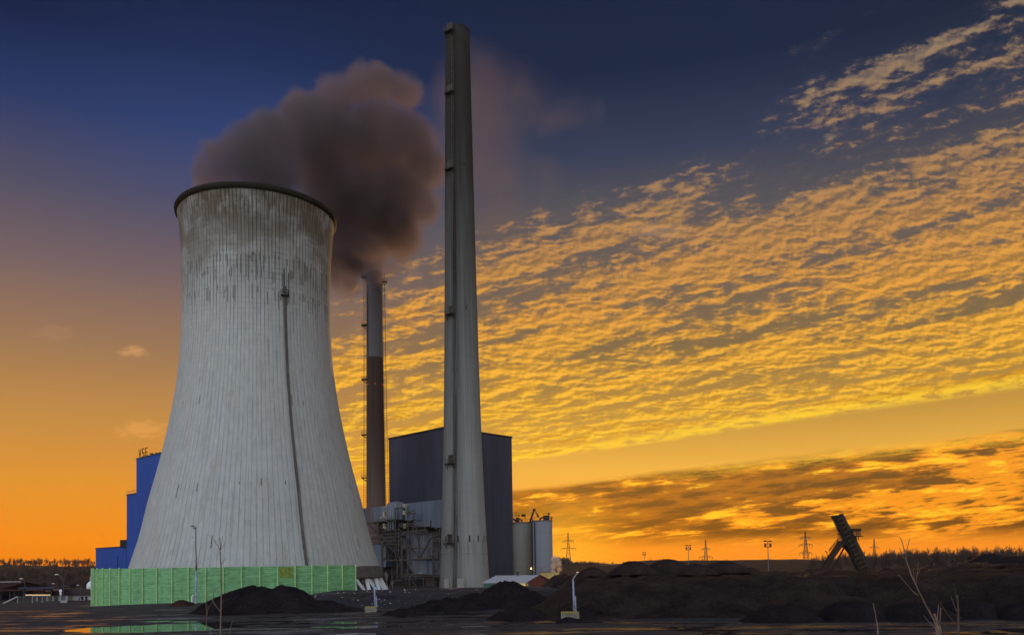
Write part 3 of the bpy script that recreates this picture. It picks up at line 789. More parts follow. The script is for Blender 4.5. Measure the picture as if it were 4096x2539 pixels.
# ------------------------------------------------------------------ dark boiler house
Z = 1.679
ptop = at(1059 * Z, 1020 * Z, 330); zt = ptop.z
K0 = Vector((ptop.x, ptop.y, 0))
yl = solveY(926 * Z, 1047 * Z, zt); pl_ = at(926 * Z, 1047 * Z, yl); yr = solveY(1219 * Z, 1043 * Z, zt); pr_ = at(1219 * Z, 1043 * Z, yr)
K1 = Vector((pl_.x, pl_.y, 0)); K2 = Vector((pr_.x, pr_.y, 0)); K3 = K1 + K2 - K0
bh = thing('boiler_house', 'tall dark slate grey windowless block behind the tall chimney', 'industrial building', K0)
mb = MB(); up_ = Vector((0, 0, zt))
mb.hexa([K0, K2, K3, K1, K0 + up_, K2 + up_, K3 + up_, K1 + up_]); mb.build('wall', M['slate'], bh)
mb = MB()
o_ = lambda q: q + (q - (K0 + K3) / 2).normalized() * .35
mb.hexa([o_(K0) + up_, o_(K2) + up_, o_(K3) + up_, o_(K1) + up_] + [o_(q) + up_ + Vector((0, 0, .7)) for q in (K0, K2, K3, K1)]); mb.build('roof_edge', M['dark_clad'], bh)
e1 = (K1 - K0).normalized(); n1_ = Vector((-e1.y, e1.x, 0)); n1_ = n1_ if n1_.y < 0 else -n1_
q0 = K1 + e1 * .0; mb = MB(); zz = at(921 * Z, 1168 * Z, K1.y).z
mb.hexa([q0 - n1_ * 8, q0 - n1_ * 2, q0 - n1_ * 2 + e1 * 1.6, q0 - n1_ * 8 + e1 * 1.6] + [v_ + Vector((0, 0, zz)) for v_ in (q0 - n1_ * 8, q0 - n1_ * 2, q0 - n1_ * 2 + e1 * 1.6, q0 - n1_ * 8 + e1 * 1.6)])
mb.build('stair_shaft', M['slate'], bh)
q = at(1180 * Z, 1038 * Z, K2.y + 3)
ra = thing('roof_aerial', 'small dark aerial cluster on the flat roof of the dark block', 'aerial', (q.x, q.y, zt + .6))
mb = MB(); mb.bar((q.x, q.y, zt + .5), (q.x, q.y, zt + 2.6), .2); mb.build('mast', M['black'], ra)
mb = MB(); mb.bar((q.x - .9, q.y, zt + 2.3), (q.x + .1, q.y, zt + 1.6), .5); mb.build('dish', M['black'], ra)
mb = MB(); mb.bar((q.x + .2, q.y, zt + 1.7), (q.x + .9, q.y, zt + 2.2), .45); mb.build('dish', M['black'], ra)

# ------------------------------------------------------------------ blue building on the left with roof letters
bz = at(325 * Z, 1094 * Z, 355).z
A_ = at(325 * Z, 1094 * Z, 355); B_ = at(383 * Z, 1080 * Z, solveY(383 * Z, 1080 * Z, bz))
BP = Plane(A_, B_)
b0 = BP.hit(228 * Z, 1307 * Z); b1 = BP.hit(301 * Z, 1298 * Z); b2 = BP.hit(302 * Z, 1180 * Z); b3 = BP.hit(325 * Z, 1178 * Z); b4 = BP.hit(325 * Z, 1094 * Z)
uu = BP.u if (B_ - A_).dot(BP.u) > 0 else -BP.u
b5 = Vector((b4.x, b4.y, 0)) + uu * 62
gz = -1.6
blue = thing('blue_building', 'deep blue stepped windowless power station block left of the cooling tower', 'industrial building', (b0.x, b0.y, gz))
def V3(p, z): return Vector((p.x, p.y, z))
mb = MB(); prism(mb, [V3(b0, gz), V3(b1, gz), V3(b1, b0.z), V3(b0, b0.z)], -BP.n * 34); mb.build('low_wing', M['blue'], blue)
mb = MB(); prism(mb, [V3(b2, gz), V3(b3, gz), V3(b3, b2.z), V3(b2, b2.z)], -BP.n * 34.2); mb.build('middle_wing', M['blue'], blue)
mb = MB(); prism(mb, [V3(b4, gz), V3(b5, gz), V3(b5, bz), V3(b4, bz)], -BP.n * 36); mb.build('high_wing', M['blue'], blue)
for a_, b_, z_ in ((b0, b1, b0.z), (b2, b3, b2.z), (b4, b5, bz)):
    mb = MB(); prism(mb, [V3(a_, z_) - uu * .15, V3(b_, z_), V3(b_, z_ + .5), V3(a_, z_ + .5) - uu * .15], -BP.n * 30 + BP.n * .0)
    mb.v = [tuple(Vector(v_) + BP.n * .2) for v_ in mb.v]; mb.build('parapet', M['blue_trim'], blue)
mb = MB(); qa = BP.hit(497, 2160, .3); mb.box(qa.x - 1.4, qa.x + 1.2, qa.y - 1, qa.y + 1, b0.z, b0.z + 3.2); mb.build('roof_hatch', M['dark_clad'], blue)
mb = MB(); qa = BP.hit(470, 2250, 1.2); mb.bar((qa.x, qa.y, gz), (qa.x, qa.y, qa.z + 3), .25); mb.build('flue', M['black'], blue)
mb = MB()
for i in range(8):
    qa = V3(b2, b2.z + .5) + uu * (i * (b3 - b2).length / 7); mb.bar(qa, qa + Vector((0, 0, 1.3)), .1)
mb.bar(V3(b2, b2.z + 1.8), V3(b3, b2.z + 1.8), .1); mb.build('railing', M['rail'], blue)
# letters V S E standing on the roof
lb = BP.hit(331 * Z, 1089 * Z, -1.5)
sg = thing('roof_sign', 'big dark free standing roof letters VSE above the blue building', 'roof sign', V3(lb, bz))
M['letters'] = mat('bronze_sign_letters', lin('#3b2113'), .5, .3)
LH = 4.0; LW = 2.2
def stroke(mb, pts, w=.42):
    for (xa, za), (xb, zb_) in zip(pts, pts[1:]):
        P0 = V3(lb, bz + .6) + uu * xa + Vector((0, 0, za)); P1 = V3(lb, bz + .6) + uu * xb + Vector((0, 0, zb_))
        mb.bar(P0, P1, w, .14, up=BP.n)
mb = MB(); stroke(mb, [(0, LH), (LW * .5, .3)]); stroke(mb, [(LW * .5, .3), (LW, LH)]); mb.build('letter', M['letters'], sg)
o1 = LW + 1.15; mb = MB()
stroke(mb, [(o1 + LW, LH - .2), (o1 + .3, LH - .2)]); stroke(mb, [(o1 + .3, LH), (o1 + .3, LH * .5)]); stroke(mb, [(o1, LH * .52), (o1 + LW, LH * .52)]); stroke(mb, [(o1 + LW - .3, LH * .55), (o1 + LW - .3, .3)]); stroke(mb, [(o1 + LW, .45), (o1, .45)])
mb.build('letter', M['letters'], sg)
o2 = o1 + LW + 1.15; mb = MB()
stroke(mb, [(o2 + .3, LH), (o2 + .3, .1)]); stroke(mb, [(o2, LH - .2), (o2 + LW, LH - .2)]); stroke(mb, [(o2, LH * .52), (o2 + LW * .85, LH * .52)]); stroke(mb, [(o2, .45), (o2 + LW, .45)])
mb.build('letter', M['letters'], sg)
mb = MB()
for xa in (.9, o1 + .3, o1 + 1.4, o2 + .3, o2 + 1.4):
    P0 = V3(lb, bz) + uu * xa; mb.bar(P0, P0 + Vector((0, 0, 1.0)), .12); mb.bar(P0 - BP.n * 1.6, P0 + Vector((0, 0, 2.4)), .08)
mb.bar(V3(lb, bz + .5), V3(lb, bz + .5) + uu * (o2 + LW), .12); mb.build('support_frame', M['rail'], sg)
for (px_, py_, s_, nm) in ((1093/1.802, 1815, 1.5, 'a'), (1130/1.802, 1814, 1.0, 'b'), (1155/1.802, 1813, .8, 'c')):
    qa = BP.hit(px_, 1815, -2.0)
    tv = thing('roof_vent', {'a': 'taller twin headed vent on the blue roof beside the big letters', 'b': 'small squat vent on the blue roof between two other vents', 'c': 'smallest vent on the blue roof nearest the cooling tower'}[nm], 'roof vent', V3(qa, bz), group='vents on the blue roof')
    mb = MB(); mb.box(qa.x - .3, qa.x + .3, qa.y - .3, qa.y + .3, bz, bz + s_ * .7 + .5); mb.build('duct', M['rail'], tv)
    mb = MB(); mb.box(qa.x - s_ * .5, qa.x + s_ * .5, qa.y - .5, qa.y + .5, bz + s_ * .7 + .3, bz + s_ * .7 + .7); mb.build('cowl', M['black'], tv)

# ------------------------------------------------------------------ flue gas filter plant between tower and chimney
FA = at(1768, 1996, 296); fz = FA.z; FB = at(1454, 2034, solveY(1454, 2034, fz * .98))
FP = Plane(FA, FB)
def Q(x, y, off=0.0): return FP.hit(1430 + x / 3.781, 1980 + y / 3.781, off)
fp = thing('filter_plant', 'tangle of dark steel trusses, ducts and grey cladding between tower and chimney', 'industrial plant', V3(Q(900, 1400), .3))
gzf = .3
def panel(name, pts, off, depth, m_):
    mb = MB(); prism(mb, [Q(x_, y_, off) for x_, y_ in pts], -FP.n * depth); return mb.build(name, M[m_], fp)
panel('upper_cladding', [(20, 206), (465, 152), (465, 395), (20, 430)], 0, 18, 'duct')
panel('side_cladding', [(715, 126), (1340, 56), (1340, 488), (1095, 482), (1095, 375), (860, 375), (715, 370)], .6, 18, 'silver')
panel('core_wall', [(20, 400), (1500, 360), (1500, 1440), (20, 1440)], -4, 12, 'dark_clad')
panel('filter_box', [(468, 168), (498, 168), (498, 372), (468, 380)], 1.5, 5, 'duct')
# round tank
qc = Q(585, 240, 1.0); rr_ = (Q(668, 240, 1) - Q(500, 240, 1)).length * .5
mb = MB(); mb.lathe([(0, Q(585, 108, 1).z + .5), (rr_ * .8, Q(585, 112, 1).z), (rr_, Q(585, 130, 1).z), (rr_, Q(585, 372, 1).z)], 28, (qc.x, qc.y, 0)); mb.build('round_tank', M['duct'], fp, smooth=True)
panel('upper_hopper', [(735, 605), (1130, 585), (1130, 780), (1120, 960), (740, 965)], -.5, 3.0, 'duct')
# big curved duct elbow
mb = MB(); pts = [(742, 985), (1040, 985), (1045, 1190), (930, 1195), (850, 1170), (790, 1110), (755, 1050)]
prism(mb, [Q(x_, y_, .5) for x_, y_ in pts], -FP.n * 3.5); mb.build('duct_elbow', M['duct'], fp)
panel('narrow_duct', [(1000, 985), (1130, 985), (1165, 1195), (1048, 1195)], -.2, 3, 'silver')
panel('left_duct', [(235, 745), (430, 735), (432, 1000), (425, 1085), (300, 1080)], -.5, 4, 'silver')
panel('cable_duct', [(1095, 375), (1095, 470), (860, 480), (860, 385)], 1.2, 3, 'duct')
def bars(name, lst, w, off, m_='steel', h=None):
    for a_ in lst:
        mb = MB(); mb.bar(Q(a_[0], a_[1], off), Q(a_[2], a_[3], off), w, h or w); mb.build(name, M[m_], fp)
bars('beam', [(150, 418, 600, 366), (190, 655, 660, 620), (215, 702, 560, 690), (390, 990, 1140, 955), (690, 802, 1135, 795), (380, 545, 640, 508), (585, 825, 700, 822), (1140, 700, 1290, 690), (1140, 960, 1290, 950), (440, 735, 640, 745), (1145, 1240, 1290, 1245)], .45, 3.5)
bars('platform_deck', [(640, 602, 1050, 565), (1085, 606, 1255, 606), (700, 1230, 1260, 1222), (630, 470, 860, 462), (735, 270, 872, 275), (1085, 915, 1250, 915), (575, 200, 700, 190)], .9, 4.0, h=.35)
bars('column', [(375, 700, 375, 1300), (668, 640, 668, 1262), (1148, 620, 1148, 1430), (308, 392, 308, 655)], .75, 3.4)
bars('post', [(572, 200, 572, 830), (790, 600, 790, 960), (935, 600, 935, 950), (683, 1000, 683, 1220), (760, 200, 760, 600), (852, 280, 852, 480), (520, 1100, 520, 1400), (430, 735, 430, 990), (890, 452, 890, 580)], .35, 3.8)
bars('brace', [(388, 560, 477, 975), (495, 530, 597, 975), (440, 720, 658, 965), (655, 650, 590, 805), (680, 635, 925, 935), (1112, 640, 948, 940), (895, 580, 940, 785), (664, 990, 470, 1405), (1222, 640, 1150, 770), (668, 965, 740, 900), (560, 235, 480, 350), (375, 780, 425, 740), (395, 975, 440, 910), (1160, 1180, 1265, 990), (170, 430, 265, 560), (640, 530, 700, 590)], .38, 3.0)
def railing(name, a_, off, n=8, h=30):
    mb = MB(); P0 = Q(a_[0], a_[1], off); P1 = Q(a_[2], a_[3], off); hh_ = 1.15
    for i in range(n + 1): q = P0.lerp(P1, i / n); mb.bar(q, q + Vector((0, 0, hh_)), .09)
    for z_ in (.55, hh_): mb.bar(P0 + Vector((0, 0, z_)), P1 + Vector((0, 0, z_)), .09)
    return mb.build(name, M['rail'], fp)
for a_ in ((690, 600, 1050, 565), (1085, 606, 1255, 606), (380, 545, 560, 518), (700, 1230, 1260, 1222), (630, 470, 860, 462), (735, 268, 872, 272), (1085, 915, 1250, 915), (690, 800, 900, 797), (575, 198, 700, 188), (180, 415, 560, 370)):
    railing('railing', a_, 4.5, max(3, int(abs(a_[2] - a_[0]) / 32)))
mb = MB(); mb.bar(Q(1040, 560, 4.2), Q(1090, 612, 4.2), .8, .3); mb.bar(Q(1040, 520, 4.4), Q(1085, 575, 4.4), .1); mb.build('stair', M['steel'], fp)
mb = MB()
for i in range(5): mb.bar(Q(770, 440 - i * 45, 4), Q(850, 410 - i * 45, 4), .5, .15)
mb.build('stair_tower', M['steel'], fp)
M['pale_lit_window'] = mat('pale_lit_window_bit', lin('#b9b28e'), .6, var=.1)  # lit window bits, their glow put into a pale cream colour
for (x0, x1, y0, y1) in ((384, 406, 250, 330), (384, 408, 425, 500), (678, 692, 135, 180), (700, 714, 130, 180), (682, 715, 230, 290), (690, 712, 430, 455), (340, 360, 325, 345), (418, 432, 320, 345), (690, 712, 470, 500), (415, 455, 165, 176), (415, 428, 470, 510)):
    mb = MB(); prism(mb, [Q(x0, y1, 2.6), Q(x1, y1, 2.6), Q(x1, y0, 2.6), Q(x0, y0, 2.6)], -FP.n * .8); mb.build('lit_window_bit', M['pale_lit_window'], fp)
for x_, y_ in ((735, 1125), (905, 1117), (1215, 1105), (1182, 1310), (1190, 800), (1098, 806), (1190, 496)):
    mb = MB(); P0 = Q(x_, y_, 4.2); mb.bar(P0, P0 - Vector((0, 0, 2.6)), .12); s_ = FP.u * .95; mb.bar(P0 - s_, P0 + s_, .22, .16)
    mb.build('gantry_lamp', M['rail'], fp)
mb = MB(); mb.box(Q(1055, 1400).x, Q(1140, 1400).x, Q(1055, 1400).y - 5, Q(1055, 1400).y - 4, .3, 2.6); mb.build('cabinet', M['steel'], fp)

bars('pipe', [(150, 470, 560, 440), (150, 500, 380, 488), (205, 600, 640, 575), (215, 725, 560, 712), (450, 690, 640, 680), (690, 560, 1050, 520), (1150, 660, 1290, 655), (1150, 860, 1290, 852), (1150, 1080, 1290, 1075), (260, 1110, 380, 1100), (700, 1260, 1140, 1255), (500, 1290, 660, 1280)], .28, 2.6, 'rail')
bars('post', [(250, 420, 250, 650), (340, 600, 340, 700), (620, 540, 620, 900), (840, 470, 840, 560), (1020, 450, 1020, 560), (1050, 800, 1050, 950), (1240, 500, 1240, 1230), (1200, 960, 1200, 1220), (760, 1000, 760, 1220), (880, 1200, 880, 1290), (1000, 1235, 1000, 1400), (600, 1010, 600, 1260)], .22, 4.2, 'rail')
bars('brace', [(1150, 800, 1240, 660), (1150, 960, 1240, 1080), (380, 1080, 300, 1250), (600, 830, 560, 990), (800, 1235, 900, 1400), (250, 650, 340, 560)], .26, 3.6)
mb = MB()
for x_ in (470, 505, 540): mb.tube([Q(x_, 395, 3.0), Q(x_, 535, 3.0)], .35, 8)
mb.build('pipe_bundle', M['duct'], fp); fp.children[-1]['kind'] = 'stuff'
for a_ in ((1095, 845, 1250, 845), (1150, 700, 1270, 700), (380, 700, 560, 695), (200, 655, 380, 640), (1060, 1420, 1160, 1420)): railing('railing', a_, 4.6, 5)
panel('switch_cabin', [(235, 1180), (330, 1180), (330, 1330), (235, 1330)], 2.0, 3, 'steel')
panel('small_duct', [(690, 650), (730, 650), (730, 790), (690, 790)], 1.5, 2, 'silver')

# ------------------------------------------------------------------ silos
def silo(name, label, xl, xr, ytop, Yd, m_):
    a_, b_ = at(xl, ytop, Yd), at(xr, ytop, Yd); r_ = (b_.x - a_.x) / 2; c_ = ((a_ + b_) / 2)
    t_ = thing(name, label, 'silo', V3(c_, .5), group='pair of silos beside the dark block')
    mb = MB(); mb.lathe([(r_, .5), (r_, c_.z), (r_ * .98, c_.z + .01)], 56, (c_.x, c_.y, 0)); mb.build('shell', M[m_], t_, smooth=True)
    mb = MB(); mb.lathe([(0, c_.z + .2), (r_ + .1, c_.z + .2), (r_ + .12, c_.z - .15), (r_ * .97, c_.z - .15)], 48, (c_.x, c_.y, 0)); mb.build('roof', M['rail'], t_)
    mb = MB()
    for i in range(24):
        a = 2 * pi * i / 24; q = Vector((c_.x + r_ * .97 * cos(a), c_.y + r_ * .97 * sin(a), c_.z + .2)); mb.bar(q, q + Vector((0, 0, 1.1)), .07)
        a2 = 2 * pi * (i + 1) / 24; q2 = Vector((c_.x + r_ * .97 * cos(a2), c_.y + r_ * .97 * sin(a2), c_.z + .2))
        mb.bar(q + Vector((0, 0, 1.1)), q2 + Vector((0, 0, 1.1)), .07)
    mb.build('railing', M['rail'], t_)
    return t_, c_, r_
t1, sc1, sr1 = silo('silo', 'left cream grey silo touching the dark block, its top slightly lower', 2050, 2131, 2090, 306, 'silo2')
t2, sc2, sr2 = silo('silo', 'right pale blue grey silo with a dark vertical pipe, standing nearer', 2127, 2209, 2083, 299, 'silo')
def S(x, y, Yd): return at(1900 + x / 3.6, 1980 + y / 3.6, Yd)
mb = MB(); mb.tube([S(818, 385, 296), S(822, 690, 296), S(826, 1140, 296)], .24, 6); mb.build('drain_pipe', M['black'], t2)
mb = MB(); mb.tube([S(857, 385, 294.2), S(863, 700, 294.6), S(870, 1140, 294.6)], .22, 6); mb.build('drain_pipe', M['slate'], t2)
def sil_top(parent, zbase, items, Yd, m_='black'):
    for nm, kind, pts, w in items:
        mb = MB()
        P_ = [S(x_, y_, Yd) for x_, y_ in pts]
        if kind == 't': mb.tube(P_, w, 7)
        elif kind == 'b': mb.box(min(P_[0].x, P_[1].x), max(P_[0].x, P_[1].x), Yd - w, Yd + w, min(P_[0].z, P_[1].z), max(P_[0].z, P_[1].z))
        elif kind == 'l':
            for a_, b_ in zip(P_[::2], P_[1::2]): mb.bar(a_, b_, w)
        mb.build(nm, M[m_], parent)
sil_top(t2, 0, [('filter_unit', 'b', [(983, 292), (1072, 366)], 1.1), ('filter_pipe', 't', [(930, 365), (940, 335), (960, 322), (985, 318)], .33), ('vent_cowl', 'b', [(1050, 250), (1076, 278)], .45), ('vent_stack', 'b', [(1056, 276), (1068, 292)], .3),
    ('filter_rail', 'l', [(985, 292, ), (985, 258), (1012, 292), (1012, 258), (1040, 292), (1040, 258), (980, 260), (1042, 260)], .1),
    ('lamp_bracket', 'l', [(1097, 375), (1097, 305), (1085, 300), (1120, 322), (1097, 318), (1125, 320)], .16),
    ('roof_pipe', 'l', [(860, 370), (860, 305), (895, 370), (895, 305), (876, 303), (915, 303)], .1)], 298)
sil_top(t1, 0, [('filter_unit', 'b', [(590, 322), (640, 385)], 1.0), ('bent_pipe', 't', [(640, 345), (660, 348), (672, 362), (673, 388)], .25), ('inlet_pipe', 't', [(548, 340), (570, 352), (600, 385)], .35),
    ('crane_post', 'l', [(722, 385), (722, 290)], .22), ('crane_head', 'b', [(668, 273), (728, 305)], .6), ('top_lamp', 'l', [(590, 290), (590, 250), (566, 250), (612, 250)], .12),
    ('upper_rail', 'l', [(562, 320), (562, 285), (600, 320), (600, 285), (638, 320), (638, 285), (560, 286), (642, 286)], .1), ('junction_box', 'b', [(618, 282), (642, 300)], .3)], 305)
pf = thing('filling_pipe', 'black inverted V filling pipe rising above the two silos', 'pipe', V3(S(820, 385, 301), sc1.z))
mb = MB(); mb.tube([S(788, 392, 300), S(852, 208, 300), S(918, 312, 300)], .38, 8); mb.build('pipe_run', M['black'], pf)
mb = MB(); mb.bar(S(815, 330, 300), S(850, 385, 300), .3); mb.build('pipe_brace', M['black'], pf)
mb = MB(); q = S(853, 208, 300); mb.box(q.x - .5, q.x + .5, q.y - .5, q.y + .5, q.z - .3, q.z + .35); mb.build('pipe_joint', M['black'], pf)
# lit lamps
def lamp_ball(x, y, Yd, label, r_=.28):
    q = S(x, y, Yd); mb = MB(); mb.lathe([(0.01, -r_), (r_ * .7, -r_ * .7), (r_, 0), (r_ * .7, r_ * .7), (0.01, r_)], 12)
    t_ = thing('wall_lamp', label, 'lamp', q); mb.build('lamp_globe', M['lamp_on'], t_, loc=(0, 0, 0), smooth=True)
    mb = MB(); mb.bar((0, 0, 0), (0, 1.2, .1), .12); mb.build('lamp_arm', M['black'], t_, loc=(0, 0, 0)); return t_
lamp_ball(810, 1052, 297.5, 'small lit yellow lamp between the two silos')
mb = MB(); q = S(775, 1140, 297); q2 = S(822, 1082, 297)
pfm = thing('ladder_cage', 'small dark steel service landing between the feet of the two silos', 'landing', V3(q, q.z))
for xx in (q.x, (q.x + q2.x) / 2, q2.x): mb.bar((xx, 296, q.z), (xx, 296, q2.z), .12)
mb.bar((q.x, 296, q2.z), (q2.x, 296, q2.z), .12); mb.bar((q.x, 296, (q.z + q2.z) / 2), (q2.x, 296, (q.z + q2.z) / 2), .1); mb.build('railing', M['rail'], pfm)
mb = MB(); mb.box(q.x, q2.x, 294.6, 296.2, q.z - .2, q.z); mb.build('landing_deck', M['black'], pfm)

# ------------------------------------------------------------------ cream block, shed, white roof
q0 = at(2209, 2325, 285); q1 = at(2237, 2287, 285)
cb_ = thing('pump_house', 'small cream yellow flat roofed block right of the silos', 'building', V3(q0, .5))
mb = MB(); mb.box(q0.x - 4, q1.x, 285, 291, .5, q1.z); mb.build('wall', M['yellow'], cb_)
mb = MB(); mb.box(q0.x - 4.1, q1.x + .1, 284.9, 291.1, q1.z, q1.z + .25); mb.build('roof', M['rail'], cb_)
lamp_ball(1147, 1199, 284.4, 'small lit yellow lamp on the cream block', .3)
q0 = at(2236, 2304, 281); q1 = at(2262, 2314, 281)
lt = thing('lean_to_shed', 'low white sloping roof beside the cream block', 'shed', V3(q0, 0))
mb = MB(); prism(mb, [(q0.x, 281, q0.z), (q1.x + 1, 281, q1.z - .3), (q1.x + 1, 281, q1.z - .6), (q0.x, 281, q0.z - .4)], (0, 7, 0)); mb.build('roof', M['white'], lt)
mb = MB(); mb.box(q0.x + .2, q1.x + .6, 281.3, 287.6, -.2, q1.z - .6); mb.build('wall', M['house'], lt)
YS = 222.0
e0 = at(1930, 2328, YS); e1_ = at(2112, 2326, YS - 4); pk = at(2160, 2299, YS); e2_ = at(2210, 2325, YS + 4); bl = at(1978, 2306, YS + 9)
rz = pk.z; sh = thing('storage_shed', 'long low shed with pale grey roof, green walls and red brown gable', 'shed', V3(e0, 0))
G0, G1, G2, G3 = Vector((e0.x, YS, e0.z)), Vector((e1_.x, YS - 4, e0.z)), Vector((e2_.x, YS + 10, e0.z)), Vector((e0.x + 4.5, YS + 14, e0.z))
R0_, R1_ = (G0 + G3) / 2 + Vector((1.2, 0, rz - e0.z)), (G1 + G2) / 2; R1_.z = rz; R1_.x = pk.x * ((R1_.y) / YS)
mb = MB(); dn = Vector((0, 0, -.22))
mb.hexa([G0 + dn, G1 + dn, R1_ + dn, R0_ + dn, G0, G1, R1_, R0_]); mb.hexa([R0_ + dn, R1_ + dn, G2 + dn, G3 + dn, R0_, R1_, G2, G3]); mb.build('roof', M['roof_grey'], sh)
w0 = Vector((.35, .35, 0))
mb = MB(); prism(mb, [V3(G0, -.3) + w0, V3(G1, -.3) + w0, G1 + w0 + dn, G0 + w0 + dn], (.1, .3, 0)); mb.build('side_wall', M['shed_green'], sh)
mb = MB(); prism(mb, [V3(G1, -.3) + Vector((-.3, .3, 0)), V3(G2, -.3) + Vector((-.4, 0, 0)), G2 + Vector((-.4, 0, -.2)), R1_ + Vector((-.1, 0, -.25)), G1 + Vector((-.3, .3, -.2))], (-.3, 0.1, 0)); mb.build('gable_wall', M['red'], sh)
mb = MB(); mb.bar(G1 + Vector((-.1, -.05, -.12)), R1_ + Vector((0, -.12, -.05)), .3); mb.bar(R1_ + Vector((0, -.12, -.05)), G2 + Vector((0, -.05, -.12)), .3); mb.build('gable_board', M['red'], sh)
for f0, f1 in ((.30, .42), (.43, .60), (.80, .97)):
    mb = MB(); a_ = G0.lerp(G1, f0); b_ = G0.lerp(G1, f1); mb.hexa([V3(a_, e0.z - 1.0) + Vector((.2, .2, 0)), V3(b_, e0.z - 1.0) + Vector((.2, .2, 0)), V3(b_, e0.z - 1.0) + Vector((.2, .33, 0)), V3(a_, e0.z - 1.0) + Vector((.2, .33, 0)),
        V3(a_, e0.z - .28) + Vector((.2, .2, 0)), V3(b_, e0.z - .28) + Vector((.2, .2, 0)), V3(b_, e0.z - .28) + Vector((.2, .33, 0)), V3(a_, e0.z - .28) + Vector((.2, .33, 0))])
    mb.build('lit_window', mat('dim_lit_window', (.4, .35, .12), .4, emit=(.8, .62, .2), es=.35), sh)
mb = MB(); q = R0_.lerp(R1_, .50); mb.tube([q - Vector((0, 1, .4)), q + Vector((0, -1, .5))], .14, 8); mb.tube([q + Vector((0, -1, .5)), q + Vector((0, -1, .9))], .26, 8); mb.build('roof_vent', M['black'], sh)

# ------------------------------------------------------------------ floodlight masts on concrete blocks
M['hazard'] = None
ma, b, k = pmat('yellow_black_hazard_paint'); M['hazard'] = ma
p = k.new('ShaderNodeTexCoord').outputs['Object']; x, y, z = k.sep(p)[:3]
k.put(b.inputs['Base Color'], k.mix(k.m('GREATER_THAN', k.m('FRACT', k.mul(k.add(x, k.mul(z, .8)), 3.4)), .52), lin('#b9ac4a'), lin('#16140f'))); b.inputs['Roughness'].default_value = .7
M['block'] = mat('stained_concrete_block', lin('#7c7568'), .9, var=.35, vscale=1.6)
def block_mast(label, bx0, bx1, by0, by1, Yd, pole, arm):
    a_ = at(bx0, by1, Yd); b_ = at(bx1, by0, Yd); zg = min(a_.z, 0) - .1
    t_ = thing('floodlight_mast', label, 'mast', V3((a_ + b_) / 2, zg), group='masts on striped concrete blocks')
    mb = MB(); mb.box(a_.x, b_.x, Yd, Yd + 1.3, zg, b_.z - .14); o = mb.build('concrete_block', M['block'], t_)
    md = o.modifiers.new('b', 'BEVEL'); md.width = .04
    mb = MB(); mb.box(a_.x, b_.x, Yd - .01, Yd + 1.31, b_.z - .14, b_.z + .03); mb.build('hazard_band', M['hazard'], o, loc=(0, 0, 0))
    P_ = [at(x_, y_, Yd + .6) for x_, y_ in pole]; n = len(P_)
    mb = MB(); mb.tube(P_, [.17 - .07 * i / (n - 1) for i in range(n)], 10); mb.build('pole', M['mast'], t_, smooth=True)
    mb = MB(); off = Vector((.22, 0, 0)); q_ = P_[0].lerp(P_[-1], .5); mb.tube([P_[0] + off, q_ + off], .09, 8); mb.build('cable_duct', M['mast'], t_)
    P_ = [at(x_, y_, Yd + .6) for x_, y_ in arm]
    mb = MB(); mb.tube(P_, .07, 6); mb.build('folded_arm', M['steel_lt'], t_)
    mb = MB(); q = P_[-1]; mb.box(q.x - .18, q.x + .12, q.y - .15, q.y + .15, q.z - .05, q.z + .09); mb.build('lamp_head', M['steel_lt'], t_)
    return t_
block_mast('pale blue mast on a striped concrete block before the gravel slope, farther of two', 1459, 1506, 2425, 2450, 133, [(1502, 2430), (1499, 2380), (1497, 2336)], [(1497, 2337), (1494, 2325), (1489, 2318)])
block_mast('pale blue mast on a striped concrete block before the big coal bank', 2246, 2317, 2446, 2483, 107, [(2297, 2448), (2295, 2380), (2292, 2316)], [(2292, 2317), (2300, 2303), (2311, 2289)])
q = at(783, 2413, 179)
hm = thing('lamp_mast', 'tall thin mast with pale peeling foot standing before the green barrier', 'mast', V3(q, -.1))
zs_ = [-.1, at(780, 2281, 179).z]; mb = MB(); q2 = at(785, 2281, 179); q3 = at(782, 2112, 179)
M['peel'] = mat('peeling_pale_blue_paint', lin('#93a3b8'), .6, var=.45, vscale=1.5)
mb.tube([(q.x, 179, -.1), (q2.x, 179, q2.z)], [.26, .21], 10); mb.build('pole_foot', M['peel'], hm)
q4 = at(785, 2258, 179)
mb = MB(); mb.tube([(q2.x, 179, q2.z), (q4.x, 179, q4.z)], .17, 8); mb.build('rusty_collar', M['rust'], hm)
mb = MB(); mb.tube([(q4.x, 179, q4.z), (q3.x, 179, q3.z)], [.15, .10], 8); mb.build('pole', M['rail'], hm)
for dx_, dz_ in ((-.55, .5), (-.1, .1)):
    mb = MB(); c_ = Vector((q3.x + dx_, 179, q3.z + dz_)); mb.box(c_.x - .35, c_.x + .3, 178.6, 179.2, c_.z - .1, c_.z + .12); mb.bar(c_, (q3.x, 179, q3.z - .3), .08); mb.build('lamp_head', M['rail'], hm)
q = at(771, 2408, 179)
st_ = thing('standpipe', 'small white bent standpipe beside the tall thin mast', 'standpipe', V3(q, 0))
mb = MB(); mb.tube([(q.x, 178.5, 0), (q.x, 178.5, 1.5), (q.x + .15, 178.5, 1.75), (q.x + .4, 178.5, 1.78)], .14, 8); mb.build('bent_pipe', M['white'], st_)

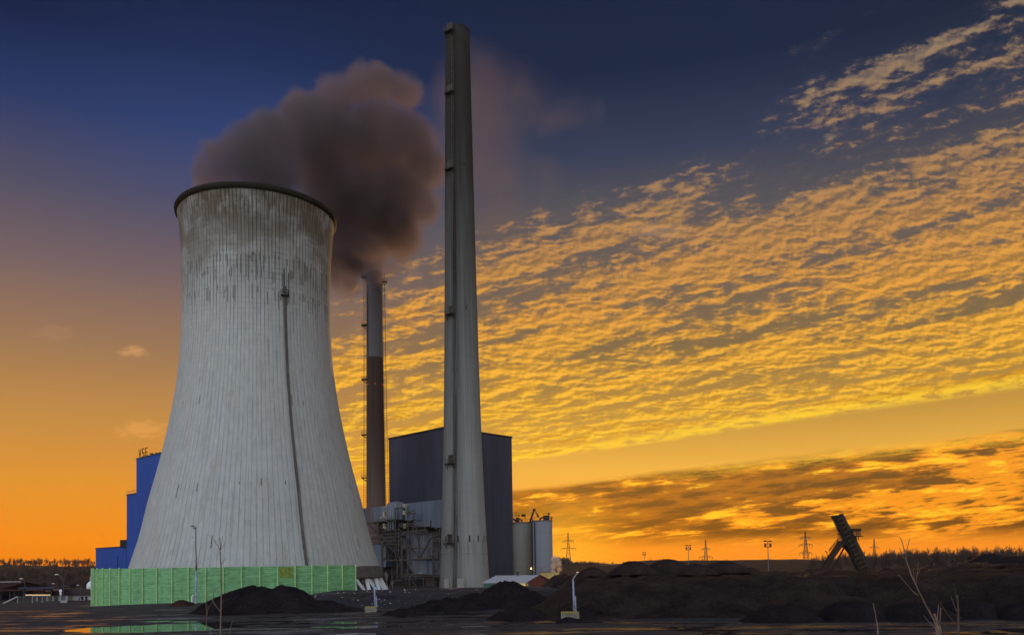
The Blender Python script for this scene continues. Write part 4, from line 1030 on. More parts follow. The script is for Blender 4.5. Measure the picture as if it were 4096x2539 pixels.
# curved street lamps
def curve_lamp(label, base, h, reach, head_m='white', grp='curved street lamps', m_='steel_lt', r_=.09):
    t_ = thing('street_lamp', label, 'street lamp', base, group=grp)
    pts = [(0, 0, 0), (0, 0, h * .62)] + [(reach * (1 - cos(a)), 0, h * .62 + h * .33 * sin(a)) for a in (R(20), R(40), R(60), R(80))] + [(reach * 1.3, 0, h)]
    mb = MB(); mb.tube(pts, [r_ * 1.3] + [r_] * (len(pts) - 1), 7); mb.build('post', M[m_], t_, loc=(0, 0, 0), smooth=True)
    mb = MB(); q = Vector(pts[-1]); s_ = 1 if reach > 0 else -1; mb.box(min(q.x, q.x + s_ * .9), max(q.x, q.x + s_ * .9), -.18, .18, q.z - .08, q.z + .12); mb.build('lamp_head', M[head_m], t_, loc=(0, 0, 0))
    return t_
q = at(1637, 2352, 262); top_ = at(1680, 2290, 262); curve_lamp('bright curved lamp post in front of the steel trusses', V3(q, 0), top_.z, (top_.x - q.x) / 1.3 - .3)
q = at(1622, 2352, 275); top_ = at(1650, 2292, 275); curve_lamp('dull curved lamp post behind the bright one by the steel trusses', V3(q, 0), top_.z, (top_.x - q.x) / 1.3 - .3, m_='rail', head_m='rail')

# ------------------------------------------------------------------ coal bank and heaps
def bank_h(x, y):
    n = nz(x, y, .07, 3.0, 4)
    ax = (x - 2.5 - 1.3 * n) / 9.5; ay = (y - 108.8 + 3.0 * sm(20, 40, x) - 1.2 * nz(x, 0, .09, 8) - (1.6 * nz(x, y, .18, 21))) / 13.0
    q = min(ax, ay); q = min(1.0, max(0.0, q))
    # round the crest a little
    q = q - .12 * q ** 6
    if ax < 1.4 and ay < 1.4: q *= .97
    h = 5.9 * q
    back = 1 - sm(196, 214, y + 3 * n)
    gully = abs(noise.noise(Vector((x * .16, y * .05, 4.0)))) * 1.3 + abs(noise.noise(Vector((x * .4 + y * .12, y * .12, 9.0)))) * .5
    face = sm(.03, .3, q) * (1 - sm(.86, 1.0, q))
    h -= face * gully * 1.5
    h += face * .55 * nz(x * .8, y * .5, .22, 31, 5)
    h += sm(.9, 1, q) * (.28 * nz(x, y, .12, 6) + .10 * nz(x, y, .5, 2))
    xr = x / max(y, 1)
    h += 1.75 * sm(.455, .515, xr) * sm(118, 138, y) * sm(.8, 1, q) * (1 + .15 * nz(x, y, .09, 11))
    h += (.07 * nz(x, y, .9, 1.5, 5)) * sm(.02, .1, q)
    return (h) * back
mb = MB(); xs2 = [i * .75 for i in range(0, 261)]; ys2 = [100 + i * .7 for i in range(0, 170)]
hh2 = {}
for j, yy in enumerate(ys2):
    for i, xx in enumerate(xs2):
        h = bank_h(xx, yy); hh2[i, j] = h
        mb.v.append((xx, yy, (H2(xx, yy) if yy > 141 else 0) * 0 + (h if h > .02 else -.6)))
n2 = len(xs2)
for j in range(len(ys2) - 1):
    for i in range(n2 - 1):
        if max(hh2[i, j], hh2[i + 1, j], hh2[i, j + 1], hh2[i + 1, j + 1]) > .02:
            a = j * n2 + i; mb.f.append((a, a + 1, a + n2 + 1, a + n2))
tag(mb.build('coal_bank', M['coal_br'], smooth=True), 'broad flat topped bank of dark brown coal filling the right half', 'coal bank')

def heap(label, px, py, Yd, rx, zb, ry=None, m_='coal', pw=1.25, name='coal_heap', group='coal heaps in the yard', rough=.12, seed=None, flat=.0, extra=()):
    pk_ = at(px, py, Yd); H = pk_.z - zb; rxm = rx / F * Yd; rym = ry or rxm * .9
    seed = seed if seed is not None else random.uniform(0, 90)
    mb = MB(); NA, NRr = 72, 30
    mb.v.append((0, 0, H * (1 - 0)))
    def hf(u, v_):
        best = 0
        for (cx, cy, hs, rs) in ((0, 0, 1, 1),) + tuple(extra):
            d = sqrt(((u - cx) / rs) ** 2 + ((v_ - cy) / rs) ** 2)
            d = sqrt(d * d + .035) - .187 if d < 3 else d
            best = max(best, hs * (1 - max(0, d) ** pw))
        return best
    RM = max([1.3] + [(sqrt(e_[0] ** 2 + e_[1] ** 2) + e_[3]) * 1.25 for e_ in extra])
    for j in range(1, NRr + 1):
        for i in range(NA):
            a = 2 * pi * i / NA; rr_ = j / NRr * RM * (1 + .13 * nz(cos(a), sin(a), 1.1, seed))
            u, v_ = rr_ * cos(a), rr_ * sin(a)
            h = hf(u, v_) if not flat else min(hf(u, v_), 1 - flat)
            X, Y_ = u * rxm, v_ * rym
            z_ = H * h + rough * (nz(X, Y_, .35, seed) * 1.3 + .9 * nz(X, Y_, 1.3, seed + 5)) * min(1, max(0, h * 3))
            mb.v.append((X, Y_, max(-.9, z_)))
    for i in range(NA): mb.f.append((0, 1 + i, 1 + (i + 1) % NA))
    for j in range(NRr - 1):
        for i in range(NA):
            a = 1 + j * NA + i; b_ = 1 + j * NA + (i + 1) % NA; mb.f.append((a, a + NA, b_ + NA, b_))
    o = mb.build(name, M[m_], smooth=True); o.location = (pk_.x, pk_.y, zb)
    return tag(o, label, 'coal heap' if m_ != 'spoil' else 'earth heap', group)
heap('big twin topped black coal heap in front of the green barrier', 1010, 2343, 140, 215, -.15, ry=7, extra=((.62, .05, .98, .72), (1.25, -.1, .42, .8)), rough=.3)
heap('small rounded brown earth heap at the foot of the green barrier', 723, 2398, 168, 42, -.1, m_='spoil', name='earth_heap', group=None, rough=.15, pw=1.5)
heap('low dark earth clod heap beside the tall thin mast', 765, 2407, 172, 26, -.1, m_='spoil', name='earth_heap', group=None, rough=.12)
heap('black coal heap in front of the storage shed', 2028, 2324, 148, 150, -.2, ry=9, rough=.32, extra=((-.85, .0, .55, .8), (.7, .3, .55, .7)))
heap('low dark coal ridge before the tall chimney foot', 1800, 2392, 138, 190, -.2, ry=6, rough=.35, pw=1.1)
heap('long low coal ridge beneath the gravel slope between the two striped blocks', 1640, 2428, 126, 120, -.2, ry=4, rough=.2, pw=1.0)
heap('low smooth coal heap left of the nearer striped block', 2082, 2420, 113, 125, -.15, ry=5, rough=.12, pw=1.3)
heap('small dark coal heap just behind the nearer striped block', 2338, 2424, 112, 60, -.15, ry=2.5, rough=.12)
heap('loose coal spilled round the foot of the nearer striped block', 2282, 2466, 105.5, 58, -.15, ry=1.6, rough=.1, pw=1.6)
heap('loose coal at the foot of the farther striped block', 1500, 2440, 134, 48, -.15, ry=1.6, rough=.1, pw=1.4)
for a_ in (('smallest leftmost coal heap on top of the big bank', 2371, 2268, 150, 62), ('second coal heap from the left on the big bank, sharp cone', 2533, 2242, 160, 96), ('widest tallest coal heap on top of the big bank', 2672, 2234, 166, 108),
           ('short dark coal heap between the two widest heaps on the bank', 2782, 2251, 146, 80), ('fifth coal heap on the bank, nearest the floodlight masts', 2895, 2242, 162, 105), ('tiny coal heap on the bank between the cones and the tall lamp mast', 3003, 2268, 160, 34)):
    heap(a_[0], a_[1], a_[2], a_[3], a_[4], 5.2, m_='coal_br', group='coal heaps on top of the bank', rough=.1, pw=1.3)
heap('pointed dark coal heap on the bank right of the leaning sapling', 3960, 2213, 152, 80, 6.6, m_='coal', group='coal heaps on top of the bank', rough=.1)
heap('rounded dark coal heap on the bank at the right edge', 4066, 2224, 146, 95, 6.3, m_='coal', group='coal heaps on top of the bank', rough=.1)
heap('tiny coal clump beside the left foot of the bucket conveyor', 3300, 2273, 172, 24, 5.5, m_='coal_br', group='coal heaps on top of the bank', rough=.08)
for l_, px, py, yd, r_ in (('leftmost low coal heap along the foot of the bank, pale crest', 3125, 2420, 101.5, 150), ('second low coal heap along the foot of the bank', 3409, 2397, 103, 140), ('third low coal heap along the foot of the bank, behind the leaning sapling', 3660, 2406, 101, 165),
                          ('fourth low coal heap along the foot of the bank', 3867, 2392, 104, 140), ('rightmost low coal heap along the foot of the bank', 4080, 2402, 101, 130)):
    heap(l_, px, py, yd, r_, -.15, ry=4.5, m_='coal', group='low coal heaps along the foot of the bank', rough=.12, pw=1.5)

# ------------------------------------------------------------------ hills and far woods
M['hill'] = mat('dark_wooded_hillside', lin('#3b2618'), .95, var=.5, vscale=.012)
def hill(name, label, x0, x1, Yc, depth, fn, m_='hill'):
    mb = MB(); NX, NY = 90, 14
    for j in range(NY + 1):
        yy = Yc + depth * (j / NY * 2 - 1)
        for i in range(NX + 1):
            px = x0 + (x1 - x0) * i / NX
            q = at(px, 2255, Yc); e = cos((j / NY * 2 - 1) * pi / 2) ** 1.2
            top = at(px, fn(px), Yc).z + .5 * nz(px, 0, .02, 3)
            mb.v.append((q.x * (1 + .15 * (yy - Yc) / Yc), yy, -3 + (top + 3) * e))
    for j in range(NY):
        for i in range(NX): a = j * (NX + 1) + i; mb.f.append((a, a + 1, a + NX + 2, a + NX + 1))
    return struct(mb.build(name, M[m_], smooth=True), label)
def interp(tab):
    def f(x):
        for (a, b), (c, d) in zip(tab, tab[1:]):
            if x <= c: q = max(0, (x - a) / (c - a)); return b + (d - b) * q
        return tab[-1][1]
    return f
hill('hill', 'dark brown hillside with a bare field left of the barrier', -700, 900, 720, 330, interp([(-700, 2255), (20, 2258), (100, 2260), (200, 2266), (400, 2262), (900, 2262)]))
rl = interp([(2150, 2262), (2400, 2258), (2500, 2254), (2560, 2242), (2620, 2237), (2680, 2246), (2700, 2241), (3200, 2235), (3300, 2240), (4900, 2232)])
hill('hill', 'long low wooded ridge on the right horizon', 1900, 5200, 640, 160, rl)

def bare_tree_data(seed, depth=5, spread=.5, h=12.0, col_=0):
    """trunk and twig crown of a leafless tree as two mesh helpers (unit metres)"""
    rnd = random.Random(seed); tr, cr = MB(), MB()
    def grow(p, d, L, r, lev):
        q = p + d * L
        mid = p + d * L * .5 + Vector((rnd.uniform(-1, 1), rnd.uniform(-1, 1), 0)) * L * .05
        (tr if lev >= depth - 1 else cr).tube([p, mid, q], [r, r * .85, r * .68], 4 if lev > 1 else 3, cap=False)
        if lev == 0: return
        n = rnd.choice((2, 3, 3)) if lev < depth - 1 else rnd.choice((3, 4))
        for i in range(n):
            ax = Vector((rnd.uniform(-1, 1), rnd.uniform(-1, 1), rnd.uniform(-.2, .3)))
            nd = (d + ax * spread * rnd.uniform(.6, 1.3)).normalized(); nd = (nd + Vector((0, 0, .12))).normalized()
            grow(p + d * L * rnd.uniform(.55, 1.0), nd, L * rnd.uniform(.58, .8), max(r * .6, .018), lev - 1)
        grow(q, (d + Vector((rnd.uniform(-.2, .2), rnd.uniform(-.2, .2), .1))).normalized(), L * .75, r * .68, lev - 1)
    grow(Vector((0, 0, 0)), Vector((rnd.uniform(-.05, .05), rnd.uniform(-.05, .05), 1)).normalized(), h * .27, h * .017, depth)
    return tr, cr
TREES = []
def tree_proto(seed, label, loc, s_, cat='tree', group=None, m_='bark', depth=5, spread=.5, name='bare_tree'):
    tr, cr = bare_tree_data(seed, depth, spread)
    t_ = thing(name, label, cat, loc, group=group, world=False); t_.scale = (s_, s_, s_)
    tr.build('trunk', M[m_], t_, loc=(0, 0, 0)); cr.build('crown', M[m_], t_, loc=(0, 0, 0))
    return t_
protos = []
def add_tree(px, ptop, Yd, zb, label, group, k_=None):
    q = at(px, ptop, Yd); h = q.z - zb; s_ = h / 12.0
    loc = (q.x, q.y, zb)
    if len(protos) < 4:
        t_ = tree_proto(10 + len(protos), label, loc, s_, group=group, spread=.58 + .06 * len(protos)); protos.append(t_)
    else:
        t_ = copy_tree(random.choice(protos)); t_.location = loc; t_.scale = (s_ * random.uniform(1.0, 1.4), s_, s_); t_['label'] = label
        t_['group'] = group
    t_.rotation_euler.z = random.uniform(0, 6.28)
    return t_
G1_ = 'bare trees along the left hilltop'; G2_ = 'bare trees along the right ridge'; G3_ = 'bare trees above the coal bank on the right'
left_ws = ('at the far left edge', 'beside the first at the left edge', 'standing alone in the middle of the hilltop', 'left of a darker clump near the blue block', 'in the clump near the blue block', 'nearest the blue block')
for (px, pt), w_ in zip(((30, 2243), (58, 2238), (228, 2246), (278, 2247), (304, 2240), (362, 2245)), left_ws):
    add_tree(px, pt, 705, 8, 'bare tree on the left hilltop, ' + w_, G1_)
for (px, pt), w_ in zip(((2535, 2235), (2602, 2230), (2640, 2228), (2700, 2232), (2740, 2240), (2812, 2229), (2826, 2232), (2905, 2230), (2960, 2238), (3180, 2228), (2495, 2240), (2450, 2240)),
    ('left of the low knoll', 'on the knoll left part', 'on the knoll right part', 'just right of the knoll', 'behind the widest coal heap', 'left of the middle pylon', 'at the foot of the middle pylon', 'above the fifth coal heap', 'between two masts', 'left of the pylon by the conveyor', 'above the second coal heap', 'over the first coal heap')):
    add_tree(px, pt, 640, 5, 'small bare tree on the right ridge, ' + w_, G2_)
xs_r = [3262, 3290, 3318, 3372, 3450, 3492, 3535, 3575, 3620, 3662, 3705, 3745, 3790, 3830, 3865, 3905, 3950, 3990, 4035, 4075]
tp_r = interp([(3250, 2206), (3330, 2196), (3420, 2182), (3500, 2184), (3560, 2176), (3640, 2170), (3700, 2174), (3760, 2164), (3830, 2172), (3880, 2160), (3960, 2168), (4000, 2160), (4096, 2166)])
wd = ['left of the conveyor frame', 'just behind the conveyor left leg', 'behind the conveyor left leg', 'seen between the conveyor legs', 'right of the conveyor foot', 'below the faint far pylon', 'right of the faint far pylon', 'left of the sapling tip', 'behind the sapling fork', 'right of the sapling fork',
      'well right of the sapling', 'above the flat dark crest', 'above the middle of the dark crest', 'with open crown over the dark crest', 'tallest over the dark crest', 'left of the pointed heap', 'behind the pointed heap', 'right of the pointed heap', 'above the rounded heap', 'at the right edge of the photo']
for px, w_ in zip(xs_r, wd): add_tree(px, tp_r(px) + random.uniform(-3, 4), random.uniform(390, 420), .0, 'bare tree above the coal bank, ' + w_, G3_)
# masses of bare wood
def wood(name, label, spec, seed):
    rnd = random.Random(seed); mb = MB()
    base_ = [bare_tree_data(40 + i, 4, .62) for i in range(4)]
    for sp_ in spec:
        if len(sp_) == 5: q = Vector((sp_[0], sp_[1], 0)); zb = sp_[2]; s_ = sp_[3] / 12.0
        else: px, pt, Yd, zb = sp_; q = at(px, pt, Yd); s_ = (q.z - zb) / 12.0
        a = rnd.uniform(0, 6.28); ca, sa = cos(a) * s_, sin(a) * s_
        for part in rnd.choice(base_):
            i0 = len(mb.v); mb.v += [(q.x + x_ * ca - y_ * sa, q.y + x_ * sa + y_ * ca, zb + z_ * s_) for x_, y_, z_ in part.v]
            mb.f += [tuple(i0 + k for k in f_) for f_ in part.f]
    return tag(mb.build(name, M['bark']), label, 'wood', kind='stuff')
rnd = random.Random(3)
sp = []
lw = interp([(2190, 2206), (2270, 2208), (2282, 2228), (2340, 2224), (2400, 2231), (2450, 2243), (2500, 2250), (2560, 2240), (3250, 2236)])
for i in range(150): px = rnd.uniform(2195, 2470); sp.append((px, lw(px) + rnd.uniform(0, 12), rnd.uniform(640, 720), 0))
wood('bare_wood', 'dense bare wood behind the silos and the first coal heap', sp, 1)
sp = []
for i in range(150): px = rnd.uniform(2470, 3260); sp.append((px, rl(px) - rnd.uniform(-4, 4), rnd.uniform(560, 650), 0))
wood('ridge_wood', 'low fringe of bare wood along the right ridge', sp, 2)
sp = []
for i in range(300): px = rnd.uniform(3240, 4300); sp.append((px, tp_r(min(px, 4096)) + rnd.uniform(4, 34), rnd.uniform(400, 520), 0))
wood('bare_wood', 'dense bare wood on the right beyond the coal bank', sp, 3)
sp = []
for i in range(120): px = rnd.uniform(-100, 380); sp.append((px, 2263 + rnd.choice((rnd.uniform(-3, 9), rnd.uniform(-3, 9), rnd.uniform(-16, 5) * (1.0 if px < 110 or px > 260 else .3))), rnd.uniform(650, 700), 8))
for i in range(50): px = rnd.choice((rnd.uniform(150, 200), rnd.uniform(240, 370), rnd.uniform(30, 90))); sp.append((px, rnd.uniform(2300, 2320), rnd.uniform(300, 420), -1.5))
for i in range(330):
    px = rnd.uniform(-150, 400); yy = rnd.choice((rnd.uniform(600, 715), rnd.uniform(440, 500), rnd.uniform(430, 715)))
    q = at(px, 2262, 720); e = cos((yy - 720) / 330 * pi / 2) ** 1.2; zz = -3 + (q.z + 3) * e
    sp.append((q.x * yy / 720, yy, zz - .5, rnd.uniform(5, 10), 0))
wood('hillside_wood', 'dark scrubby bare wood on the left hillside', sp, 4)

# ------------------------------------------------------------------ pylons with cables
def pylon(label, px, ptop, Yd, H, levels, zb=None):
    q = at(px, ptop, Yd); zb = q.z - H
    t_ = thing('power_pylon', label, 'power pylon', (q.x, q.y, zb), group='power pylons on the horizon')
    mb = MB(); r_ = .16 * H / 45; hw = lambda z_: (3.6 * (1 - z_ / H) ** 1.35 + .35) * H / 45
    zs = [H * (i / 13) for i in range(14)]
    for a, b_ in zip(zs, zs[1:]):
        wa, wb = hw(a), hw(b_)
        A4 = [(-wa, -wa, a), (wa, -wa, a), (wa, wa, a), (-wa, wa, a)]; B4 = [(-wb, -wb, b_), (wb, -wb, b_), (wb, wb, b_), (-wb, wb, b_)]
        for i in range(4):
            mb.bar(A4[i], B4[i], r_ * 2.2); mb.bar(A4[i], B4[(i + 1) % 4], r_ * 1.4); mb.bar(B4[i], B4[(i + 1) % 4], r_ * 1.2)
    mb.build('lattice_tower', M['pylon'], t_, loc=(0, 0, 0))
    tips = []
    for (zf, half) in levels:
        z_ = H * zf; mb = MB()
        for s_ in (-1, 1):
            mb.bar((0, -.5, z_), (s_ * half, 0, z_), r_ * 2.4); mb.bar((0, .5, z_), (s_ * half, 0, z_), r_ * 2.4); mb.bar((0, 0, z_ + H * .035), (s_ * half, 0, z_), r_ * 2)
            mb.bar((s_ * half, 0, z_), (s_ * half, 0, z_ - H * .05), r_ * 2.4); mb.bar((s_ * half * .55, 0, z_), (s_ * half * .55, 0, z_ - H * .05), r_ * 2)
            tips.append(Vector((q.x + s_ * half, q.y, zb + z_ - H * .05)))
        mb.build('cross_arm', M['pylon'], t_, loc=(0, 0, 0))
    return tips
T1 = pylon('power pylon with two arms beside the silos', 2272, 2128, 620, 32, [(.80, 4.0), (.62, 5.6), (.30, 2.4)])
T2 = pylon('middle power pylon rising behind the coal heaps', 2822, 2157, 860, 40, [(.76, 4.4), (.55, 7.0)])
T3 = pylon('power pylon with three arms left of the bucket conveyor', 3221, 2124, 665, 36, [(.86, 4.2), (.70, 5.4), (.52, 4.8)])
T4 = pylon('faintest power pylon just above the trees right of the conveyor', 3496, 2154, 980, 38, [(.74, 5.6)])
def cable(a, b_, sag):
    mb = MB(); pts = [a.lerp(b_, i / 14) - Vector((0, 0, sag * 4 * (i / 14) * (1 - i / 14))) for i in range(15)]
    mb.tube(pts, .05, 3, cap=False); o = mb.build('power_cable', M['wire']); return o
cset = [(T1[2], T2[2]), (T1[3], T2[3]), (T2[2], T3[2]), (T2[3], T3[3]), (T1[0], T2[0]), (T3[1], T4[1]), (T3[5], T4[0]), (T3[4], T2[3])]
nm_c = ['left lower', 'right lower', 'outer left', 'outer right', 'upper', 'upper right', 'lower right', 'lowest']
for i, (a, b_) in enumerate(cset):
    tag(cable(a, b_, 9), 'thin sagging power cable slung between two far pylons over the ridge', 'cable', 'power cables between the pylons')

# ------------------------------------------------------------------ tall floodlight masts behind the bank
def flood(label, px, ptop, Yd, zb):
    q = at(px, ptop, Yd); H = q.z - zb
    t_ = thing('floodlight_mast', label, 'mast', (q.x, q.y, zb), group='floodlight masts beyond the coal bank')
    mb = MB(); mb.tube([(0, 0, 0), (0, 0, H)], [.22 * H / 15, .13 * H / 15], 8); mb.build('pole', M['rail'], t_, loc=(0, 0, 0))
    s_ = H / 15.5
    for xx in (-.9, .9):
        mb = MB(); mb.box((xx - .62) * s_, (xx + .62) * s_, -.3, .3, H - .15 * s_, H + .28 * s_); mb.build('lamp_head', M['black'], t_, loc=(0, 0, 0))
        mb = MB(); mb.box((xx - .26) * s_, (xx + .26) * s_, -.3, .3, H - 1.9 * s_, H - .95 * s_); mb.build('lamp_head', M['black'], t_, loc=(0, 0, 0))
    mb = MB(); mb.bar((-1.3 * s_, 0, H - 2.1 * s_), (1.3 * s_, 0, H - 2.1 * s_), .26 * s_)
    for xx in (-1.3, 1.3): mb.bar((xx * s_, 0, H - 2.1 * s_), (xx * s_, 0, H - .7 * s_), .12)
    mb.bar((-1.3 * s_, 0, H - .8 * s_), (1.3 * s_, 0, H - .8 * s_), .12); mb.build('cradle', M['black'], t_, loc=(0, 0, 0))
flood('farthest smallest floodlight mast above the ridge between two coal heaps', 2577, 2208, 600, 0)
flood('middle floodlight mast above the short dark coal heap', 2753, 2181, 418, .2)
flood('nearest tallest floodlight mast standing clear of the coal heaps', 3071, 2164, 300, -.5)

# ------------------------------------------------------------------ bucket conveyor (stacker)
YC = 178.0
def B5(x, y, dy=0.0): return at(3150 + x / 4.724, 2000 + y / 4.724, YC + dy)
qb = B5(1100, 1290); bc = thing('bucket_conveyor', 'dark slanting bucket chain conveyor on a two legged frame above the bank', 'conveyor', (qb.x, YC, 5.5))
b_lo, b_hi = B5(1455, 1330), B5(950, 300)
dirb = (b_hi - b_lo).normalized(); nb = Vector((dirb.z, 0, -dirb.x))
mb = MB(); wl, wh = 1.18, .85
def ring(c, w, dpt, back=0.0): return [c - nb * w + Vector((0, -dpt, 0)), c + nb * w * (1 - back) + Vector((0, -dpt, 0)), c + nb * w * (1 - back) + Vector((0, dpt, 0)), c - nb * w + Vector((0, dpt, 0))]
mb.hexa(ring(b_lo, wl * .70, .7, .75) + ring(b_hi, wh * .72, .7, .6)); mb.build('boom', M['black'], bc)
mb = MB()
NB = 30
for i in range(NB):
    c0 = b_lo.lerp(b_hi, i / NB); c1_ = b_lo.lerp(b_hi, (i + 1) / NB); w_ = (wl + (wh - wl) * i / NB) * .9
    for dy in (-.7, .7):
        v_ = Vector((0, dy, 0))
        mb.bar(c0 + nb * w_ * .5 + v_, c1_ + nb * w_ + v_, .12); mb.bar(c1_ + nb * w_ * .5 + v_, c0 + nb * w_ + v_, .12); mb.bar(c0 + nb * w_ + v_, c1_ + nb * w_ + v_, .18)
mb.build('boom_lattice', M['pylon'], bc)
for i in range(38):
    c0 = b_lo.lerp(b_hi, i / 37.6); w_ = wl + (wh - wl) * i / 37.6
    mb = MB(); mb.bar(c0 - nb * w_ * .8 + Vector((0, -.95, 0)), c0 + nb * w_ * .25 + Vector((0, -.95, .05)), .34, .20, up=Vector((0, 1, .6))); mb.build('chain_flight', M['frame_br'] if i % 3 else M['pylon'], bc)
for i in range(34):
    c0 = b_lo.lerp(b_hi, i / 33.0); w_ = wl + (wh - wl) * i / 33.0
    for s_ in (-1, 1):
        mb = MB(); e = c0 + nb * s_ * w_ * .82; tip = nb * s_ * .42 + dirb * .02 + Vector((0, 0, -.10))
        prism(mb, [e - dirb * .22 + Vector((0, -.8, 0)), e + tip - dirb * .06 + Vector((0, -.8, 0)), e + tip + dirb * .12 + Vector((0, -.8, 0)), e + dirb * .22 + Vector((0, -.8, 0))], (0, 1.6, 0)); mb.build('bucket', M['black'], bc)
mb = MB(); prism(mb, [b_hi + Vector((-1.1, -1, .15)), b_hi + Vector((.75, -1, .3)), b_hi + Vector((.9, -1, -.25)), b_hi + Vector((-1.1, -1, -.35))], (0, 2, 0)); mb.build('head_drum_cover', M['black'], bc)
mb = MB(); prism(mb, [B5(665, 1300, -1), B5(745, 1300, -1), B5(1020, 900, -1), B5(1085, 830, -1), B5(1085, 770, -1), B5(975, 775, -1)], (0, .5, 0)); mb.build('left_leg', M['frame_br'], bc)
mb = MB(); prism(mb, [B5(845, 1300, 1.6), B5(870, 1300, 1.6), B5(1085, 900, 1.6), B5(1060, 890, 1.6)], (0, .3, 0)); mb.build('inner_strut', M['frame_br'], bc)
mb = MB(); prism(mb, [B5(1085, 900, 1.2), B5(1130, 800, 1.2), B5(1180, 800, 1.2), B5(1450, 1300, 1.2), B5(1385, 1300, 1.2)], (0, .6, 0)); mb.build('right_leg', M['black'], bc)
mb = MB(); prism(mb, [B5(610, 1300, 3), B5(650, 1300, 3), B5(980, 790, 3), B5(950, 790, 3)], (0, .4, 0)); mb.build('rear_strut', M['frame_br'], bc)
mb = MB(); mb.bar(B5(1310, 1300, 2), B5(1310, 1200, 2), .35); mb.build('rear_post', M['steel_lt'], bc)
mb = MB(); prism(mb, [B5(1080, 900, 1), B5(1160, 900, 1), B5(1160, 760, 1), B5(1000, 770, 1)], (0, 1, 0)); mb.build('pivot_block', M['black'], bc)
def rails(parent, a, b_, n, h=1.2, dy=0):
    mb = MB()
    for i in range(n + 1): q = a.lerp(b_, i / n); mb.bar(q, q + Vector((0, 0, h)), .1)
    for z_ in (h * .5, h): mb.bar(a + Vector((0, 0, z_)), b_ + Vector((0, 0, z_)), .08)
    return mb.build('railing', M['black'], parent)
rails(bc, B5(955, 775, -1.2), B5(1045, 772, -1.2), 4, 1.0); rails(bc, B5(790, 985, -1.2), B5(945, 800, -1.2), 6, .75)
mb = MB(); mb.bar(B5(950, 775, -.6), B5(1060, 772, -.6), 1.2, .18); mb.build('walkway', M['black'], bc)
mb = MB(); mb.box(B5(1165, 560).x, B5(1350, 560).x, YC - 1.2, YC + 1.2, B5(0, 605).z, B5(0, 558).z); mb.build('cabin', M['frame_br'], bc)
mb = MB(); mb.box(B5(1235, 0 + 680).x, B5(1385, 680).x, YC - 1.3, YC + 1.3, B5(1300, 688).z, B5(1300, 672).z); mb.build('cabin_deck', M['black'], bc)
mb = MB()
for xx in (1350, 1300, 1240): mb.bar(B5(xx, 560, -1.1), B5(xx, 680, -1.1), .16)
mb.bar(B5(1180, 600, -1), B5(1240, 680, -1), .3); mb.bar(B5(1330, 560, -1), B5(1385, 565, -1), .14); mb.build('cabin_frame', M['black'], bc)
rails(bc, B5(1245, 675, -1.3), B5(1380, 675, -1.3), 5, .9)
mb = MB(); mb.bar(B5(1335, 688), B5(1335, 740), .14); mb.bar(B5(1310, 740), B5(1352, 740), .1); mb.bar(B5(1290, 690), B5(1290, 760), .3); mb.build('service_ladder', M['black'], bc)
for (xa, ya, xb, yb, xc, yc, m_) in ((977, 700, 977, 652, 932, 622, 'black'), (748, 1010, 748, 982, 712, 955, 'black')):
    mb = MB(); mb.bar(B5(xa, ya, -1), B5(xb, yb, -1), .08); mb.bar(B5(xb, yb, -1), B5(xc, yc, -1), .3, .14); mb.build('work_lamp', M[m_], bc)

# ------------------------------------------------------------------ left edge: works entrance
def L1(x, y, Yd): return at(x / 5.4, 2150 + y / 5.4, Yd)
GZ = -1.4
def slab(parent, name, x0, x1, y0, y1, Yd, dep, m_, zb=None):
    a, b_ = L1(x0, y1, Yd), L1(x1, y0, Yd); mb = MB(); mb.box(a.x, b_.x, Yd, Yd + dep, zb if zb is not None else a.z, b_.z); return mb.build(name, M[m_], parent)
q = L1(90, 1390, 262); hall = thing('works_hall', 'long dark hall with brown roof and pale ridge at the left edge', 'building', (q.x, 262, GZ))
a, b_ = L1(-700, 1110, 262), L1(520, 955, 275)
rz0, rz1 = L1(90, 1112, 262).z, L1(90, 957, 276).z
M['roof_br'] = mat('warm_brown_sheet_roof', lin('#3a2015'), .7, var=.25, vscale=.4)
mb = MB(); prism(mb, [(a.x, 262, rz0), (a.x, 276, rz1), (a.x, 290, rz0), (a.x, 289, rz0 - .3), (a.x, 263, rz0 - .3)], (b_.x - a.x, 0, 0)); mb.build('roof', M['roof_br'], hall)
mb = MB(); mb.bar((a.x, 276, rz1 + .08), (L1(458, 955, 276).x, 276, rz1 + .08), .35, .3); mb.build('ridge_cap', M['roof_grey'], hall)
mb = MB(); mb.box(a.x, b_.x - .6, 264, 288, GZ - .3, rz0 - .25); mb.build('wall', M['dark_clad'], hall)
slab(hall, 'canopy', -500, 715, 1118, 1160, 252, 10, 'roof_br')
slab(hall, 'canopy_wall', 715, 940, 1120, 1250, 262.5, 1, 'red')
for xx in (300, 205): slab(hall, 'post', xx, xx + 8, 1165, 1400, 253, .3, 'rail')
q = L1(510, 1390, 243); gc = thing('gate_canopy', 'dark blue flat canopy on posts with a glowing strip of lights', 'canopy', (q.x, 243, GZ))
slab(gc, 'canopy_roof', 550, 1165, 1066, 1103, 243, 7, 'blue_trim'); slab(gc, 'canopy_end', 395, 549, 1064, 1101, 243, 7, 'slate')
slab(gc, 'post', 503, 530, 1101, 1395, 243.5, .5, 'slate', GZ - .2); slab(gc, 'post', 1086, 1120, 1103, 1245, 243.5, .6, 'dark_clad'); slab(gc, 'edge_strip', 560, 940, 1118, 1126, 243.2, .3, 'roof_grey')
for x0, x1 in ((525, 672), (680, 815), (825, 965), (975, 1110)): slab(gc, 'strip_light', x0, x1, 1226, 1238, 246, .3, 'strip_on')
q = L1(1000, 1400, 248); gh = thing('gatehouse', 'pale low gatehouse with dark gabled roof and small windows', 'building', (q.x, 248, GZ))
